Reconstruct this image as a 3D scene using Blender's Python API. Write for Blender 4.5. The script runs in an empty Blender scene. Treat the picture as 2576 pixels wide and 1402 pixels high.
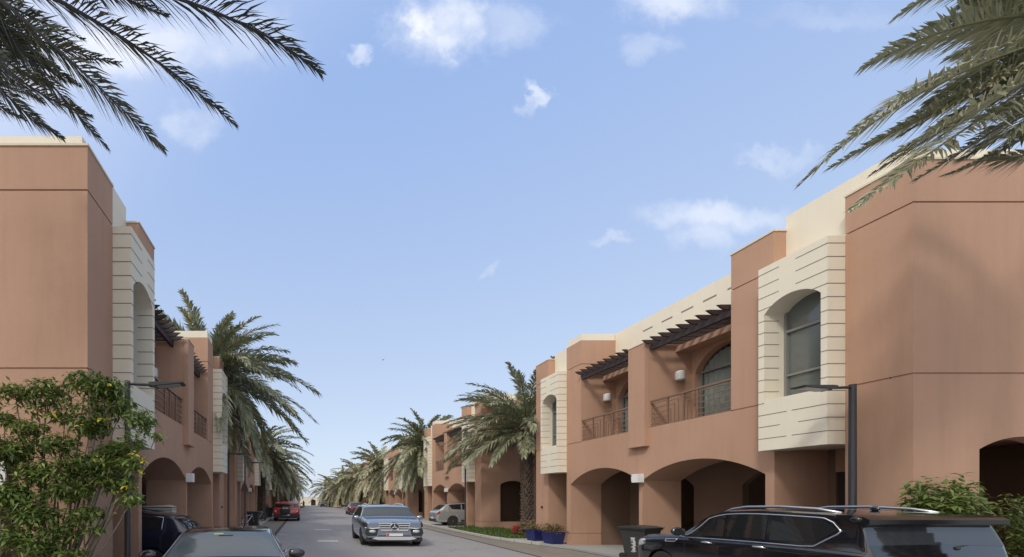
import bpy, bmesh, math, random
from mathutils import Vector, Matrix, noise
random.seed(7)
PI = math.pi
C = bpy.context.scene.collection
# ------------------------------------------------------------------ camera frame
# the photo was measured in a 2575 x 1402 grid: vanishing point (765,1255), focal length 1000
VX, VY, FL, EYE = 765.0, 1255.0, 1000.0, 2.1
def at(x, y, Y):
    """a point seen at grid position x,y and lying Y metres down the street"""
    return Vector(((x - VX) * Y / FL, Y, EYE + (VY - y) * Y / FL))

sc = bpy.context.scene
cam_d = bpy.data.cameras.new('camera'); cam = bpy.data.objects.new('camera', cam_d); C.objects.link(cam)
cam.location = (0, 0, EYE); cam.rotation_euler = (PI / 2, 0, 0)
cam_d.sensor_width = 36; cam_d.lens = 36 * FL / 2575
cam_d.shift_x = (1287.5 - VX) / 2575
cam_d.shift_y = (VY - 701) / 2575
cam_d.clip_start = 0.05; cam_d.clip_end = 6000
sc.camera = cam

# ------------------------------------------------------------------ materials
def lin(c):
    return tuple(((v / 255) / 12.92 if v / 255 <= .04045 else ((v / 255 + .055) / 1.055) ** 2.4) for v in c)
class NT:
    def __init__(s, nt): s.nt = nt
    def n(s, t, **k):
        o = s.nt.nodes.new(t)
        for a, b in k.items():
            if a[0] == '_': setattr(o, a[1:], b)
            else:
                i = int(a[1:]) if a[0] == 'i' and a[1:].isdigit() else a.replace('__', ' ')
                v = b
                if isinstance(v, bpy.types.NodeSocket): s.nt.links.new(v, o.inputs[i])
                else: o.inputs[i].default_value = v
        return o
    def math(s, op, a, b=0.0, c=None, clamp=False):
        o = s.n('ShaderNodeMath', _operation=op, i0=a, i1=b, _use_clamp=clamp)
        if c is not None: o.inputs[2].default_value = c
        return o.outputs[0]
    def mix(s, f, a, b, blend='MIX'):
        o = s.nt.nodes.new('ShaderNodeMix'); o.data_type = 'RGBA'; o.blend_type = blend
        for idx, v in ((0, f), (6, a), (7, b)):
            if isinstance(v, bpy.types.NodeSocket): s.nt.links.new(v, o.inputs[idx])
            else: o.inputs[idx].default_value = v if idx == 0 else (tuple(v) + (1,))[:4]
        return o.outputs[2]
def mat_new(name):
    m = bpy.data.materials.new(name); m.use_nodes = True
    t = NT(m.node_tree); b = m.node_tree.nodes['Principled BSDF']
    return m, t, b
def simple(name, col, rough=.5, metal=0, var=.0, vscale=8, bump=0, bscale=60, coat=0, spec=.5):
    m, t, b = mat_new(name)
    col = tuple(col)
    b.inputs['Roughness'].default_value = rough; b.inputs['Metallic'].default_value = metal
    b.inputs['Coat Weight'].default_value = coat; b.inputs['Coat Roughness'].default_value = .03
    b.inputs['Specular IOR Level'].default_value = spec
    tc = t.n('ShaderNodeTexCoord')
    if var:
        nz = t.n('ShaderNodeTexNoise', Vector=tc.outputs['Object'], Scale=vscale, Detail=5.0, Roughness=.6)
        lo = tuple(c * (1 - var) for c in col); hi = tuple(min(1, c * (1 + var)) for c in col)
        t.nt.links.new(t.mix(nz.outputs[0], lo, hi), b.inputs['Base Color'])
    else: b.inputs['Base Color'].default_value = col + (1,)
    if bump:
        nz = t.n('ShaderNodeTexNoise', Vector=tc.outputs['Object'], Scale=bscale, Detail=4.0)
        bp = t.n('ShaderNodeBump', Strength=bump, Distance=.01, Height=nz.outputs[0])
        t.nt.links.new(bp.outputs[0], b.inputs['Normal'])
    return m
def stucco(name, col, var=.07, dirt=.12, edge=True):
    m, t, b = mat_new(name)
    b.inputs['Roughness'].default_value = .92; b.inputs['Specular IOR Level'].default_value = .2
    tc = t.n('ShaderNodeTexCoord'); g = t.n('ShaderNodeNewGeometry')
    v = g.outputs['Position']
    big = t.n('ShaderNodeTexNoise', Vector=v, Scale=.55, Detail=4.0, Roughness=.55)
    mp = t.n('ShaderNodeMapping', Vector=v, Scale=(5.0, 5.0, .45))
    streak = t.n('ShaderNodeTexNoise', Vector=mp.outputs[0], Scale=1.0, Detail=6.0, Roughness=.65)
    c1 = t.mix(big.outputs[0], tuple(c * (1 - var * 1.6) for c in col), tuple(c * (1 + var * 1.6) for c in col))
    ramp = t.n('ShaderNodeMapRange', i0=streak.outputs[0], i1=.47, i2=.78, i3=0.0, i4=dirt)
    c2 = t.mix(ramp.outputs[0], c1, tuple(c * .55 for c in col))
    t.nt.links.new(c2, b.inputs['Base Color'])
    fine = t.n('ShaderNodeTexNoise', Vector=v, Scale=55.0, Detail=4.0)
    med = t.n('ShaderNodeTexNoise', Vector=v, Scale=3.0, Detail=3.0)
    h = t.math('ADD', fine.outputs[0], t.math('MULTIPLY', med.outputs[0], 1.5))
    bp = t.n('ShaderNodeBump', Strength=.25, Distance=.012, Height=h)
    if edge:
        bv = t.n('ShaderNodeBevel', Radius=.03); bv.samples = 4
        t.nt.links.new(bv.outputs[0], bp.inputs['Normal'])
    t.nt.links.new(bp.outputs[0], b.inputs['Normal'])
    return m
def leafmat(name, cols, rough=.45, trans=.25, spec=.4):
    m, t, b = mat_new(name)
    g = t.n('ShaderNodeNewGeometry')
    cr = t.n('ShaderNodeValToRGB', Fac=g.outputs['Random Per Island'])
    el = cr.color_ramp.elements
    el[0].position = 0; el[0].color = tuple(cols[0]) + (1,)
    el[1].position = 1; el[1].color = tuple(cols[-1]) + (1,)
    for k, c in enumerate(cols[1:-1]):
        e = el.new((k + 1) / (len(cols) - 1)); e.color = tuple(c) + (1,)
    t.nt.links.new(cr.outputs[0], b.inputs['Base Color'])
    b.inputs['Roughness'].default_value = rough; b.inputs['Specular IOR Level'].default_value = spec
    tr = t.n('ShaderNodeBsdfTranslucent', Color=cr.outputs[0])
    mx = t.n('ShaderNodeMixShader', i0=trans, i1=b.outputs[0], i2=tr.outputs[0])
    t.nt.links.new(mx.outputs[0], m.node_tree.nodes['Material Output'].inputs[0])
    return m
def paint(name, col, metal=0.0, rough=.25, flake=0):
    m, t, b = mat_new(name)
    b.inputs['Base Color'].default_value = tuple(col) + (1,)
    b.inputs['Metallic'].default_value = metal; b.inputs['Coat Weight'].default_value = 1.0
    b.inputs['Coat Roughness'].default_value = .04
    tc = t.n('ShaderNodeTexCoord')
    nz = t.n('ShaderNodeTexNoise', Vector=tc.outputs['Object'], Scale=3.0, Detail=6.0)
    mr = t.n('ShaderNodeMapRange', i0=nz.outputs[0], i1=.3, i2=.75, i3=rough * .9, i4=rough * 1.15)
    t.nt.links.new(mr.outputs[0], b.inputs['Roughness'])
    return m

M = {}
M['terra'] = stucco('terracotta_render', (.44, .272, .192), var=.09, dirt=.2, edge=False)
M['garage'] = stucco('shade_tinted_garage_render', (.20, .13, .095), edge=False)  # wall render darkened: the shade inside the carports is put into its colour
M['cream'] = stucco('cream_render', (.72, .665, .55), var=.03, dirt=.10, edge=False)
M['joint'] = simple('shadow_joint', (.20, .18, .14), .9)
M['coping'] = stucco('coping_render', (.66, .58, .44), edge=False)
M['rail'] = simple('rail_metal', (.21, .13, .085), .5, .1, .15)
M['timber'] = simple('dark_timber', (.035, .022, .022), .6, 0, .3, 6, .2, 30)
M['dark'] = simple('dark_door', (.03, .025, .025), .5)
M['frame'] = simple('window_frame', (.20, .20, .19), .5)
M['glassdark'] = simple('window_glass', (.055, .065, .065), .06, 0, spec=.8)
M['glassgrey'] = simple('bay_glass', (.12, .135, .13), .12, 0, .15, 1.5, spec=.8)
M['curtain'] = simple('curtain_cloth', (.78, .76, .71), .9)
M['bright'] = simple('bright_trim', (.70, .72, .75), .18, .55)
M['white'] = simple('white_plastic', (.74, .74, .73), .4)
M['pole'] = simple('lamp_metal', (.045, .045, .05), .45, .3, .2)
M['led'] = simple('lamp_lens', (.35, .37, .38), .3)
M['rubber'] = simple('rubber', (.02, .02, .02), .85, 0, .3, 20)
M['plastic'] = simple('black_plastic', (.025, .025, .027), .55, 0, .25, 12)
M['chrome'] = simple('chrome', (.75, .76, .78), .12, 1.0)
M['satin'] = simple('satin_metal', (.55, .56, .58), .3, 1.0)
M['carglass'] = simple('car_glass', (.012, .014, .016), .03, 0, spec=.9)
M['carglass_sky_tint'] = simple('windscreen_glass', (.09, .11, .12), .08, 0, .1, 2, spec=1.0)  # base colour lifted to paint in the sky's reflection
M['lamp_red'] = simple('tail_lamp', (.35, .015, .012), .15)
M['lamp_clear'] = simple('head_lamp', (.55, .58, .6), .1, .3)
M['plate'] = simple('number_plate', (.7, .7, .7), .4)
M['plate_red'] = simple('plate_red', (.6, .03, .03), .4)
M['binplastic'] = simple('bin_plastic', (.035, .037, .04), .5, 0, .25, 5, .1, 25)
M['blue'] = simple('blue_glaze', (.014, .02, .115), .25, 0, .2)
M['soil'] = simple('soil', (.06, .04, .03), .95)
M['kerb'] = simple('kerb_concrete', (.42, .41, .38), .9, 0, .2, 3, .3)
t_ = NT(M['kerb'].node_tree); g_ = t_.n('ShaderNodeNewGeometry'); s_ = t_.n('ShaderNodeSeparateXYZ', Vector=g_.outputs['Position'])
fr_ = t_.math('FRACT', t_.math('MULTIPLY', s_.outputs[1], 1.1)); jn = t_.math('LESS_THAN', fr_, .035)
pb_ = M['kerb'].node_tree.nodes['Principled BSDF']; src = pb_.inputs['Base Color'].links[0].from_socket
t_.nt.links.new(t_.mix(jn, src, (.07, .065, .06)), pb_.inputs['Base Color'])
M['skin'] = simple('skin', (.35, .2, .13), .6)
M['cloth_white'] = simple('shirt_cloth', (.7, .62, .6), .9)
M['cloth_dark'] = simple('dark_cloth', (.04, .04, .05), .9)
M['bark'] = simple('bark', (.20, .165, .12), .9, 0, .35, 12, .5, 30)
M['palmbark'] = simple('palm_bark', (.13, .10, .075), .95, 0, .45, 10, .6, 25)
M['frond'] = leafmat('palm_leaflets', [(.15, .18, .115), (.26, .29, .185), (.19, .22, .145), (.40, .38, .22), (.31, .33, .21)], .4, .2, .5)
M['frond_olive'] = leafmat('palm_leaflets_dry', [(.20, .21, .13), (.36, .34, .21), (.26, .265, .16), (.48, .44, .28), (.32, .33, .21)], .45, .2, .5)
M['frond_backlit'] = leafmat('palm_leaflets_backlit', [(.04, .055, .04), (.07, .085, .055), (.05, .065, .045), (.13, .12, .07)], .45, .06, .4)  # leaflet greens darkened, backlit shade painted into the colour
M['rachis'] = simple('palm_rib', (.16, .15, .08), .6, 0, .2)
M['leaf'] = leafmat('shrub_leaves', [(.06, .095, .022), (.13, .195, .045), (.20, .27, .06), (.09, .14, .032), (.32, .37, .09)], .38, .25, .5)
M['leaf_light'] = leafmat('bush_leaves', [(.085, .13, .03), (.15, .20, .05), (.11, .16, .038), (.22, .27, .075)], .4, .3)
M['leaf_dull'] = leafmat('hedge_leaves', [(.03, .04, .015), (.06, .07, .025), (.09, .08, .035)], .6, .2)
M['dry'] = leafmat('dry_leaves', [(.14, .09, .045), (.24, .17, .09), (.10, .09, .035), (.30, .23, .13)], .7, .2)
M['yellow'] = leafmat('yellow_blossom', [(.72, .60, .04), (.85, .72, .06)], .5, .3)
M['redleaf'] = leafmat('red_blossom', [(.35, .03, .03), (.5, .06, .05), (.3, .02, .03)], .6, .3)
M['grass'] = leafmat('grass_blades', [(.05, .09, .02), (.08, .13, .03), (.11, .15, .04)], .6, .2)

def groundmat(name, col, kind):
    m, t, b = mat_new(name)
    g = t.n('ShaderNodeNewGeometry'); v = g.outputs['Position']
    big = t.n('ShaderNodeTexNoise', Vector=v, Scale=.35, Detail=6.0, Roughness=.62)
    fine = t.n('ShaderNodeTexNoise', Vector=v, Scale=18.0, Detail=5.0, Roughness=.7)
    mp = t.n('ShaderNodeMapping', Vector=v, Scale=(1.1, .07, 1.0))
    track = t.n('ShaderNodeTexNoise', Vector=mp.outputs[0], Scale=1.0, Detail=5.0, Roughness=.6)
    c = t.mix(big.outputs[0], tuple(x * .82 for x in col), tuple(x * 1.18 for x in col))
    c = t.mix(t.math('MULTIPLY', fine.outputs[0], .5), c, tuple(x * .7 for x in col))
    mr = t.n('ShaderNodeMapRange', i0=track.outputs[0], i1=.48, i2=.72, i3=0.0, i4=.35)
    c = t.mix(mr.outputs[0], c, tuple(x * .65 for x in col))
    if kind == 'road':
        vo = t.n('ShaderNodeTexVoronoi', Vector=v, Scale=.9, _feature='DISTANCE_TO_EDGE')
        nz = t.n('ShaderNodeTexNoise', Vector=v, Scale=1.3, Detail=5.0)
        vo.inputs['Vector'].default_value = (0, 0, 0)
        mixv = t.n('ShaderNodeVectorMath', _operation='ADD', i0=v, i1=nz.outputs[1])
        t.nt.links.new(mixv.outputs[0], vo.inputs['Vector'])
        vo.inputs['Scale'].default_value = .16
        cr = t.n('ShaderNodeMapRange', i0=vo.outputs['Distance'], i1=0.0, i2=.006, i3=.55, i4=0.0)
        c = t.mix(cr.outputs[0], c, tuple(x * .4 for x in col))
        st = t.n('ShaderNodeTexNoise', Vector=v, Scale=1.7, Detail=2.0)
        sm = t.n('ShaderNodeMapRange', i0=st.outputs[0], i1=.68, i2=.74, i3=0.0, i4=.45)
        c = t.mix(sm.outputs[0], c, tuple(x * .5 for x in col))
    if kind == 'paver':
        br = t.n('ShaderNodeTexBrick', Vector=v, Scale=1.0, i1=(1, 1, 1, 1), i2=(.82, .82, .82, 1), i3=(.45, .45, .45, 1))
        br.inputs['Brick Width'].default_value = .4; br.inputs['Row Height'].default_value = .2; br.inputs['Mortar Size'].default_value = .012
        c = t.mix(.8, c, br.outputs[0], 'MULTIPLY')
    t.nt.links.new(c, b.inputs['Base Color']); b.inputs['Roughness'].default_value = .85
    bp = t.n('ShaderNodeBump', Strength=.4, Distance=.01, Height=fine.outputs[0])
    t.nt.links.new(bp.outputs[0], b.inputs['Normal'])
    return m
M['asphalt'] = groundmat('asphalt', (.27, .262, .265), 'road')
M['sand'] = groundmat('dusty_ground', (.36, .33, .28), 'sand')
M['paver'] = groundmat('block_paving', (.25, .225, .19), 'paver')
M['walk'] = groundmat('concrete_apron', (.34, .34, .33), 'sand')
M['line'] = simple('road_paint', (.46, .46, .45), .8, 0, .25, 9)
M['gutter'] = simple('dark_channel', (.055, .05, .045), .9, 0, .3, 3)

# ------------------------------------------------------------------ mesh builder
class MB:
    def __init__(s, f=None): s.v = []; s.f = []; s.m = []; s.tf = f; s.cur = 0; s.smooth = False; s.sf = []
    def add(s, vs, fs):
        o = len(s.v)
        s.v += [tuple(s.tf(*p)) if s.tf else tuple(p) for p in vs]
        for f in fs: s.f.append(tuple(i + o for i in f)); s.m.append(s.cur); s.sf.append(s.smooth)
    def box(s, x0, x1, y0, y1, z0, z1):
        s.add([(x0, y0, z0), (x1, y0, z0), (x1, y1, z0), (x0, y1, z0), (x0, y0, z1), (x1, y0, z1), (x1, y1, z1), (x0, y1, z1)],
              [(0, 3, 2, 1), (4, 5, 6, 7), (0, 1, 5, 4), (1, 2, 6, 5), (2, 3, 7, 6), (3, 0, 4, 7)])
    def strip(s, ts, lo, hi, a0, a1, P):
        """region lo..hi over ts, extruded from a0 to a1; P(t,z,a) gives the point"""
        n = len(ts); vs = []
        for a in (a0, a1):
            for i in range(n): vs += [P(ts[i], lo[i], a), P(ts[i], hi[i], a)]
        fs = []
        for i in range(n - 1):
            b = 2 * i; c = b + 2 * n
            fs += [(b, b + 2, b + 3, b + 1), (c, c + 1, c + 3, c + 2), (b, c, c + 2, b + 2), (b + 1, b + 3, c + 3, c + 1)]
        e = 2 * (n - 1)
        fs += [(0, 1, 1 + 2 * n, 2 * n), (e, e + 2 * n, e + 1 + 2 * n, e + 1)]
        s.add(vs, fs)
    def prism(s, pts, a0, a1, P):
        n = len(pts)
        vs = [P(p[0], p[1], a0) for p in pts] + [P(p[0], p[1], a1) for p in pts]
        fs = [tuple(range(n)), tuple(range(2 * n - 1, n - 1, -1))] + [(i, (i + 1) % n, n + (i + 1) % n, n + i) for i in range(n)]
        s.add(vs, fs)
    def tube(s, pts, r, n=8, cap=True):
        pts = [Vector(p) for p in pts]; k = len(pts)
        rs = r if isinstance(r, (list, tuple)) else [r] * k
        vs = []; up = Vector((0, 0, 1))
        prev = None
        for i, p in enumerate(pts):
            t = (pts[min(i + 1, k - 1)] - pts[max(i - 1, 0)])
            t = t.normalized() if t.length > 1e-9 else Vector((0, 0, 1))
            if prev is None:
                a = t.cross(up)
                if a.length < .05: a = t.cross(Vector((1, 0, 0)))
            else: a = prev - t * prev.dot(t)
            a.normalize(); prev = a; b = t.cross(a)
            for j in range(n):
                q = 2 * PI * j / n; vs.append(p + (a * math.cos(q) + b * math.sin(q)) * rs[i])
        fs = [(i * n + j, i * n + (j + 1) % n, (i + 1) * n + (j + 1) % n, (i + 1) * n + j) for i in range(k - 1) for j in range(n)]
        if cap: fs += [tuple(range(n - 1, -1, -1)), tuple(range((k - 1) * n, k * n))]
        s.add(vs, fs)
    def lathe(s, prof, n=24, axis='z', o=(0, 0, 0)):
        vs = []; k = len(prof)
        for r, h in prof:
            for j in range(n):
                q = 2 * PI * j / n; a, b = r * math.cos(q), r * math.sin(q)
                vs.append((a + o[0], b + o[1], h + o[2]) if axis == 'z' else (h + o[0], a + o[1], b + o[2]) if axis == 'x' else (a + o[0], h + o[1], b + o[2]))
        fs = [(i * n + j, i * n + (j + 1) % n, (i + 1) * n + (j + 1) % n, (i + 1) * n + j) for i in range(k - 1) for j in range(n)]
        fs += [tuple(range(n)), tuple(range((k - 1) * n, k * n))]
        s.add(vs, fs)
    def ball(s, c, r, n=10, m=6, sc=(1, 1, 1)):
        prof = [(max(1e-3, math.sin(PI * i / m)) * r, -math.cos(PI * i / m) * r) for i in range(m + 1)]
        vs = []
        for a, h in prof:
            for j in range(n):
                q = 2 * PI * j / n; vs.append((c[0] + a * math.cos(q) * sc[0], c[1] + a * math.sin(q) * sc[1], c[2] + h * sc[2]))
        fs = [(i * n + j, i * n + (j + 1) % n, (i + 1) * n + (j + 1) % n, (i + 1) * n + j) for i in range(m) for j in range(n)]
        fs += [tuple(range(n)), tuple(range(m * n, (m + 1) * n))]
        s.add(vs, fs)
    def mesh(s, name, mats, fix=True, sharp=None):
        me = bpy.data.meshes.new(name); me.from_pydata(s.v, [], s.f)
        for m in (mats if isinstance(mats, (list, tuple)) else [mats]): me.materials.append(m)
        me.polygons.foreach_set('material_index', s.m); me.polygons.foreach_set('use_smooth', s.sf)
        if fix:
            bm = bmesh.new(); bm.from_mesh(me); bmesh.ops.recalc_face_normals(bm, faces=bm.faces); bm.to_mesh(me); bm.free()
        me.update()
        if sharp: me.set_sharp_from_angle(angle=math.radians(sharp))
        return me
    def build(s, name, mats, parent=None, fix=True, sharp=None):
        return link(name, s.mesh(name, mats, fix, sharp), parent)
def link(name, me, parent=None):
    o = bpy.data.objects.new(name, me); C.objects.link(o)
    if parent: o.parent = parent
    return o
def tag(o, label=None, cat=None, group=None, kind=None):
    if label: o['label'] = label
    if cat: o['category'] = cat
    if group: o['group'] = group
    if kind: o['kind'] = kind
    return o
def empty(name, loc=(0, 0, 0), rz=0, label=None, cat=None, group=None):
    o = bpy.data.objects.new(name, None); C.objects.link(o); o.location = loc; o.rotation_euler = (0, 0, rz)
    return tag(o, label, cat, group)
def copy_tree(o, parent=None):
    c = o.copy(); C.objects.link(c)
    if parent: c.parent = parent
    for ch in [x for x in bpy.data.objects if x.parent == o]: copy_tree(ch, c)
    return c
XYZ = lambda a, b, c: (a, b, c)

# ------------------------------------------------------------------ ground
def sheet(name, pts, z, m, kind='structure', zb=None):
    b = MB()
    if zb is None: b.add([(x, y, z) for x, y in pts], [tuple(range(len(pts)))])
    else: b.prism(pts, zb, z, XYZ)
    return tag(b.build(name, m), kind=kind)
sheet('ground', [(-900, -60), (1100, -60), (1100, 1800), (-900, 1800)], 0, M['sand'])
sheet('road', [(-1.65, -30), (8.45, -30), (8.45, 78), (4.6, 124), (-1.65, 124)], .012, M['asphalt'])
def ribbon(name, edge0, edge1, z0, z1, m):
    pts = edge0 + edge1[::-1]
    b = MB(); n = len(edge0)
    vs = [(x, y, z1) for x, y in edge0] + [(x, y, z1) for x, y in edge1] + [(x, y, z0) for x, y in edge0] + [(x, y, z0) for x, y in edge1]
    fs = []
    for i in range(n - 1):
        fs += [(i, i + 1, n + i + 1, n + i), (2 * n + i, 2 * n + i + 1, i + 1, i), (3 * n + i, 3 * n + i + 1, n + i + 1, n + i)]
    fs += [(0, n, 3 * n, 2 * n), (n - 1, 2 * n - 1, 4 * n - 1, 3 * n - 1)]
    b.add(vs, fs)
    return tag(b.build(name, m), kind='structure')
kr = [(11.0, -30), (11.0, 14), (10.95, 16.4), (10.55, 17.8), (10.05, 19.2), (9.72, 21), (9.62, 24), (9.62, 78), (6.0, 124)]   # right kerb, street side
ribbon('right_paving_strip', [(8.45, -30), (8.45, 14), (8.45, 16.4), (8.45, 17.8), (8.45, 19.2), (8.45, 21), (8.45, 24), (8.45, 78), (4.6, 124)], [(x - .09, y) for x, y in kr], 0, .016, M['paver'])
ribbon('right_kerb', [(x, y) for x, y in kr[3:]], [(x + .2, y + .05) for x, y in kr[3:]], 0, .13, M['kerb'])
ribbon('right_gutter', [(x - .09, y) for x, y in kr], [(x, y) for x, y in kr], 0, .021, M['gutter'])
ribbon('right_channel', [(8.40, -30), (8.40, 78), (4.55, 124)], [(8.50, -30), (8.50, 78), (4.65, 124)], 0, .024, M['gutter'])
ribbon('right_pavement', [(x + .2, y + .05) for x, y in kr[3:]], [(30, y) for x, y in kr[3:]], 0, .115, M['walk'])
ribbon('right_driveway', [(x, y) for x, y in kr[:4]], [(30, y) for x, y in kr[:4]], 0, .10, M['walk'])
ribbon('left_paving_strip', [(-1.65, -30), (-1.65, 124)], [(-3.35, -30), (-3.35, 124)], 0, .016, M['paver'])
ribbon('left_channel', [(-1.6, -30), (-1.6, 124)], [(-1.82, -30), (-1.82, 124)], 0, .024, M['gutter'])
ribbon('left_kerb', [(-3.35, 20), (-3.35, 124)], [(-3.52, 20), (-3.52, 124)], 0, .13, M['kerb'])
ribbon('left_pavement', [(-3.52, -30), (-3.52, 124)], [(-30, -30), (-30, 124)], 0, .115, M['walk'])
b = MB()
for x, y, w, l in ((1.17, 19.4, 1.0, .55), (1.25, 26.8, 1.1, .45), (2.2, 33.5, .5, .25), (.35, 36.5, .4, .25), (-1.4, 23.2, .8, .12)):
    b.box(x - w / 2, x + w / 2, y, y + l, .008, .017)
tag(b.build('road_markings', M['line']), kind='structure')

# ------------------------------------------------------------------ villa blocks
def arc(t0, t1, zs, zp, n=18, pointed=False):
    c = (t0 + t1) / 2; h = (t1 - t0) / 2; r = (h * h + (zp - zs) ** 2) / (2 * (zp - zs))
    ts = [t0 + (t1 - t0) * i / n for i in range(n + 1)]
    return ts, [zp - r + math.sqrt(max(0, r * r - (t - c) ** 2)) for t in ts]
G = (.6, 4.48, 7.73)     # groove heights
def block_meshes(sgn):
    f = lambda u, v, z: (sgn * u, v, z)
    out = []     # (name, mesh, parent index or None, label)
    PV = lambda v, z, u: (u, v, z)     # region in (v,z) extruded in u
    PU = lambda u, z, v: (u, v, z)     # region in (u,z) extruded in v
    w = MB(f)
    def bands(u0, u1, v0, v1, z0, z1):
        cuts = [z0] + [g for g in G if z0 + .05 < g < z1 - .05] + [z1]
        for i in range(len(cuts) - 1):
            a = cuts[i] + (.016 if i else 0); c = cuts[i + 1] - (.016 if i < len(cuts) - 2 else 0)
            w.box(u0, u1, v0, v1, a, c)
            if i < len(cuts) - 2: w.box(u0 + .025, u1 - .025, v0 + .025, v1 - .025, cuts[i + 1] - .016, cuts[i + 1] + .016)
    # end wall with an arched opening
    U0, U1 = 1.25, 2.95
    for a, c, z0, z1 in ((0, U0, 0, .584), (U0, U1, 0, .584), (U1, 9, 0, .584)): w.box(a, c, 0, .3, z0, z1)
    w.box(.025, U0, .025, .3, .584, .616); w.box(U1, 9, .025, .3, .584, .616); w.box(U0, U1, .025, .3, .584, .60)
    w.box(0, U0, 0, .3, .616, 4.464); w.box(U1, 9, 0, .3, .616, 4.464)
    ts, zz = arc(U0, U1, 3.04, 3.28); w.strip(ts, zz, [4.464] * len(ts), 0, .3, PU)
    w.box(.025, 9, .025, .3, 4.464, 4.496); w.box(0, 9, 0, .3, 4.496, 7.714); w.box(.025, 9, .025, .3, 7.714, 7.746); w.box(0, 9, 0, .3, 7.746, 8.53)
    bands(0, 1.33, .3, .95, 0, 8.53)
    # columns and vaulted lintel
    for v0, v1 in ((2.23, 2.42), (6.05, 6.18), (9.70, 9.96)):
        w.box(0, 1.33, v0, v1, 0, .584); w.box(.02, 1.31, v0 + .015, v1 - .015, .584, .616); w.box(0, 1.33, v0, v1, .616, 2.72)
    ts, lo = [2.23], [2.72]
    a, z = arc(2.42, 6.05, 2.72, 3.28); ts += a; lo += z
    a, z = arc(6.18, 9.70, 2.72, 3.30); ts += a; lo += z
    ts.append(9.96); lo.append(2.72)
    w.strip(ts, lo, [3.6] * len(ts), 0, 1.33, PV)
    w.box(0, .16, 3.22, 9.06, 3.6, 4.48)                     # balcony parapet
    w.box(0, 1.33, 2.24, 3.22, 3.6, 4.464); w.box(.02, 1.33, 2.26, 3.20, 4.464, 4.496)
    w.box(0, 1.33, 2.24, 3.22, 4.496, 7.714); w.box(.02, 1.33, 2.26, 3.20, 7.714, 7.746); w.box(0, .75, 2.24, 3.22, 7.746, 8.68)
    w.box(0, 1.45, 9.06, 9.96, 3.6, 4.464); w.box(.02, 1.45, 9.08, 9.94, 4.464, 4.496); w.box(0, 1.45, 9.06, 9.96, 4.496, 7.714)
    w.box(.02, 1.45, 9.08, 9.94, 7.714, 7.746); w.box(0, 1.75, 9.06, 9.96, 7.746, 8.72)
    # fin between the balconies
    w.box(-.15, .0, 5.78, 6.45, 3.93, 7.33); w.box(-.19, 0, 5.76, 6.47, 3.87, 3.93); w.box(.0, 1.45, 5.80, 6.43, 4.48, 7.33)
    # balcony back wall with arched doorway
    for v0, v1, o0, o1 in ((3.22, 5.80, 3.7, 5.70), (6.43, 9.06, 6.9, 8.95)):
        w.box(1.45, 1.75, v0, o0, 3.6, 7.4); w.box(1.45, 1.75, o1, v1, 3.6, 7.4)
        ts, zz = arc(o0, o1, 6.25, 6.95); w.strip(ts, zz, [7.4] * len(ts), 1.45, 1.75, PV)
        w.box(.17, 9, v0, v1, 3.605, 3.62)
        w.box(.9, 1.45, v0, v1, 7.02, 7.2)                   # rounded ledge under the pergola
    w.box(1.45, 1.75, 5.80, 6.43, 3.6, 7.4)
    # far pillar, far side, rear, garage interior
    w.box(0, 1.33, 11.27, 12.26, 0, .584); w.box(.02, 1.31, 11.29, 12.24, .584, .616)
    w.box(0, 1.33, 11.27, 12.26, .616, 4.464); w.box(.02, 1.31, 11.29, 12.24, 4.464, 4.496)
    w.box(0, 1.33, 11.27, 12.26, 4.496, 7.714); w.box(.02, .7, 11.29, 12.24, 7.714, 7.746); w.box(0, .75, 11.27, 12.26, 7.746, 8.68)
    w.box(1.33, 9, 12.0, 12.26, 0, 8.6); w.box(8.7, 9, .3, 12.0, 0, 8.6)
    w.box(1.45, 8.7, .3, 2.23, 3.3, 3.5)
    w.box(1.33, 1.5, .95, 2.1, 2.75, 3.3); w.box(1.33, 1.5, 9.96, 11.27, 2.75, 3.3)
    out.append(('wall', w.mesh('villa_wall', M['terra']), None, None))
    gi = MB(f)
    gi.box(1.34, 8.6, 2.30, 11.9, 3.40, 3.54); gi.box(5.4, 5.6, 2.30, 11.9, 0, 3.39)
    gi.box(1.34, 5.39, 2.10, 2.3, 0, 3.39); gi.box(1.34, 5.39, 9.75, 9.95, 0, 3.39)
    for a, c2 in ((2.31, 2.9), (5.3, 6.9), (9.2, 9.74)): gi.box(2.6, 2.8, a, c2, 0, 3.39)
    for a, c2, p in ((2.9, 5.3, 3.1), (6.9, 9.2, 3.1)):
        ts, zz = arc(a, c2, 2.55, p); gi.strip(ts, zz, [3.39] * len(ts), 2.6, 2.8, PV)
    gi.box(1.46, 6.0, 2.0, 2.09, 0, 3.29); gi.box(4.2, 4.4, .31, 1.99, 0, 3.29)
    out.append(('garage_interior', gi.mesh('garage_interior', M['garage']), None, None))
    # cream upper volumes
    c = MB(f)
    c.box(.30, 1.45, .36, 2.24, 7.8, 9.04); c.box(.30, 1.45, .96, 2.23, 3.3, 7.8)
    c.box(1.45, 8.6, .36, 3.22, 7.4, 9.04); c.box(.76, 1.45, 2.24, 3.2, 7.75, 8.96)
    c.box(1.45, 1.9, 3.22, 9.06, 7.42, 8.98); c.box(1.9, 8.5, 3.22, 11.9, 8.2, 8.4)
    c.box(.03, 1.75, 9.09, 9.95, 8.72, 9.0)
    c.box(.30, 1.45, 9.97, 11.26, 3.3, 8.9); c.box(1.75, 8.6, 9.06, 12.2, 8.4, 8.97); c.box(.76, 1.7, 11.27, 12.2, 7.75, 8.96)
    c.cur = 1
    for v in (3.5, 4.25, 5.0, 5.75, 6.5, 7.3): c.box(1.446, 1.46, v, v + .42, 8.50, 8.55)
    out.append(('parapet', c.mesh('villa_parapet', [M['cream'], M['joint']]), None, None))
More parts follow.
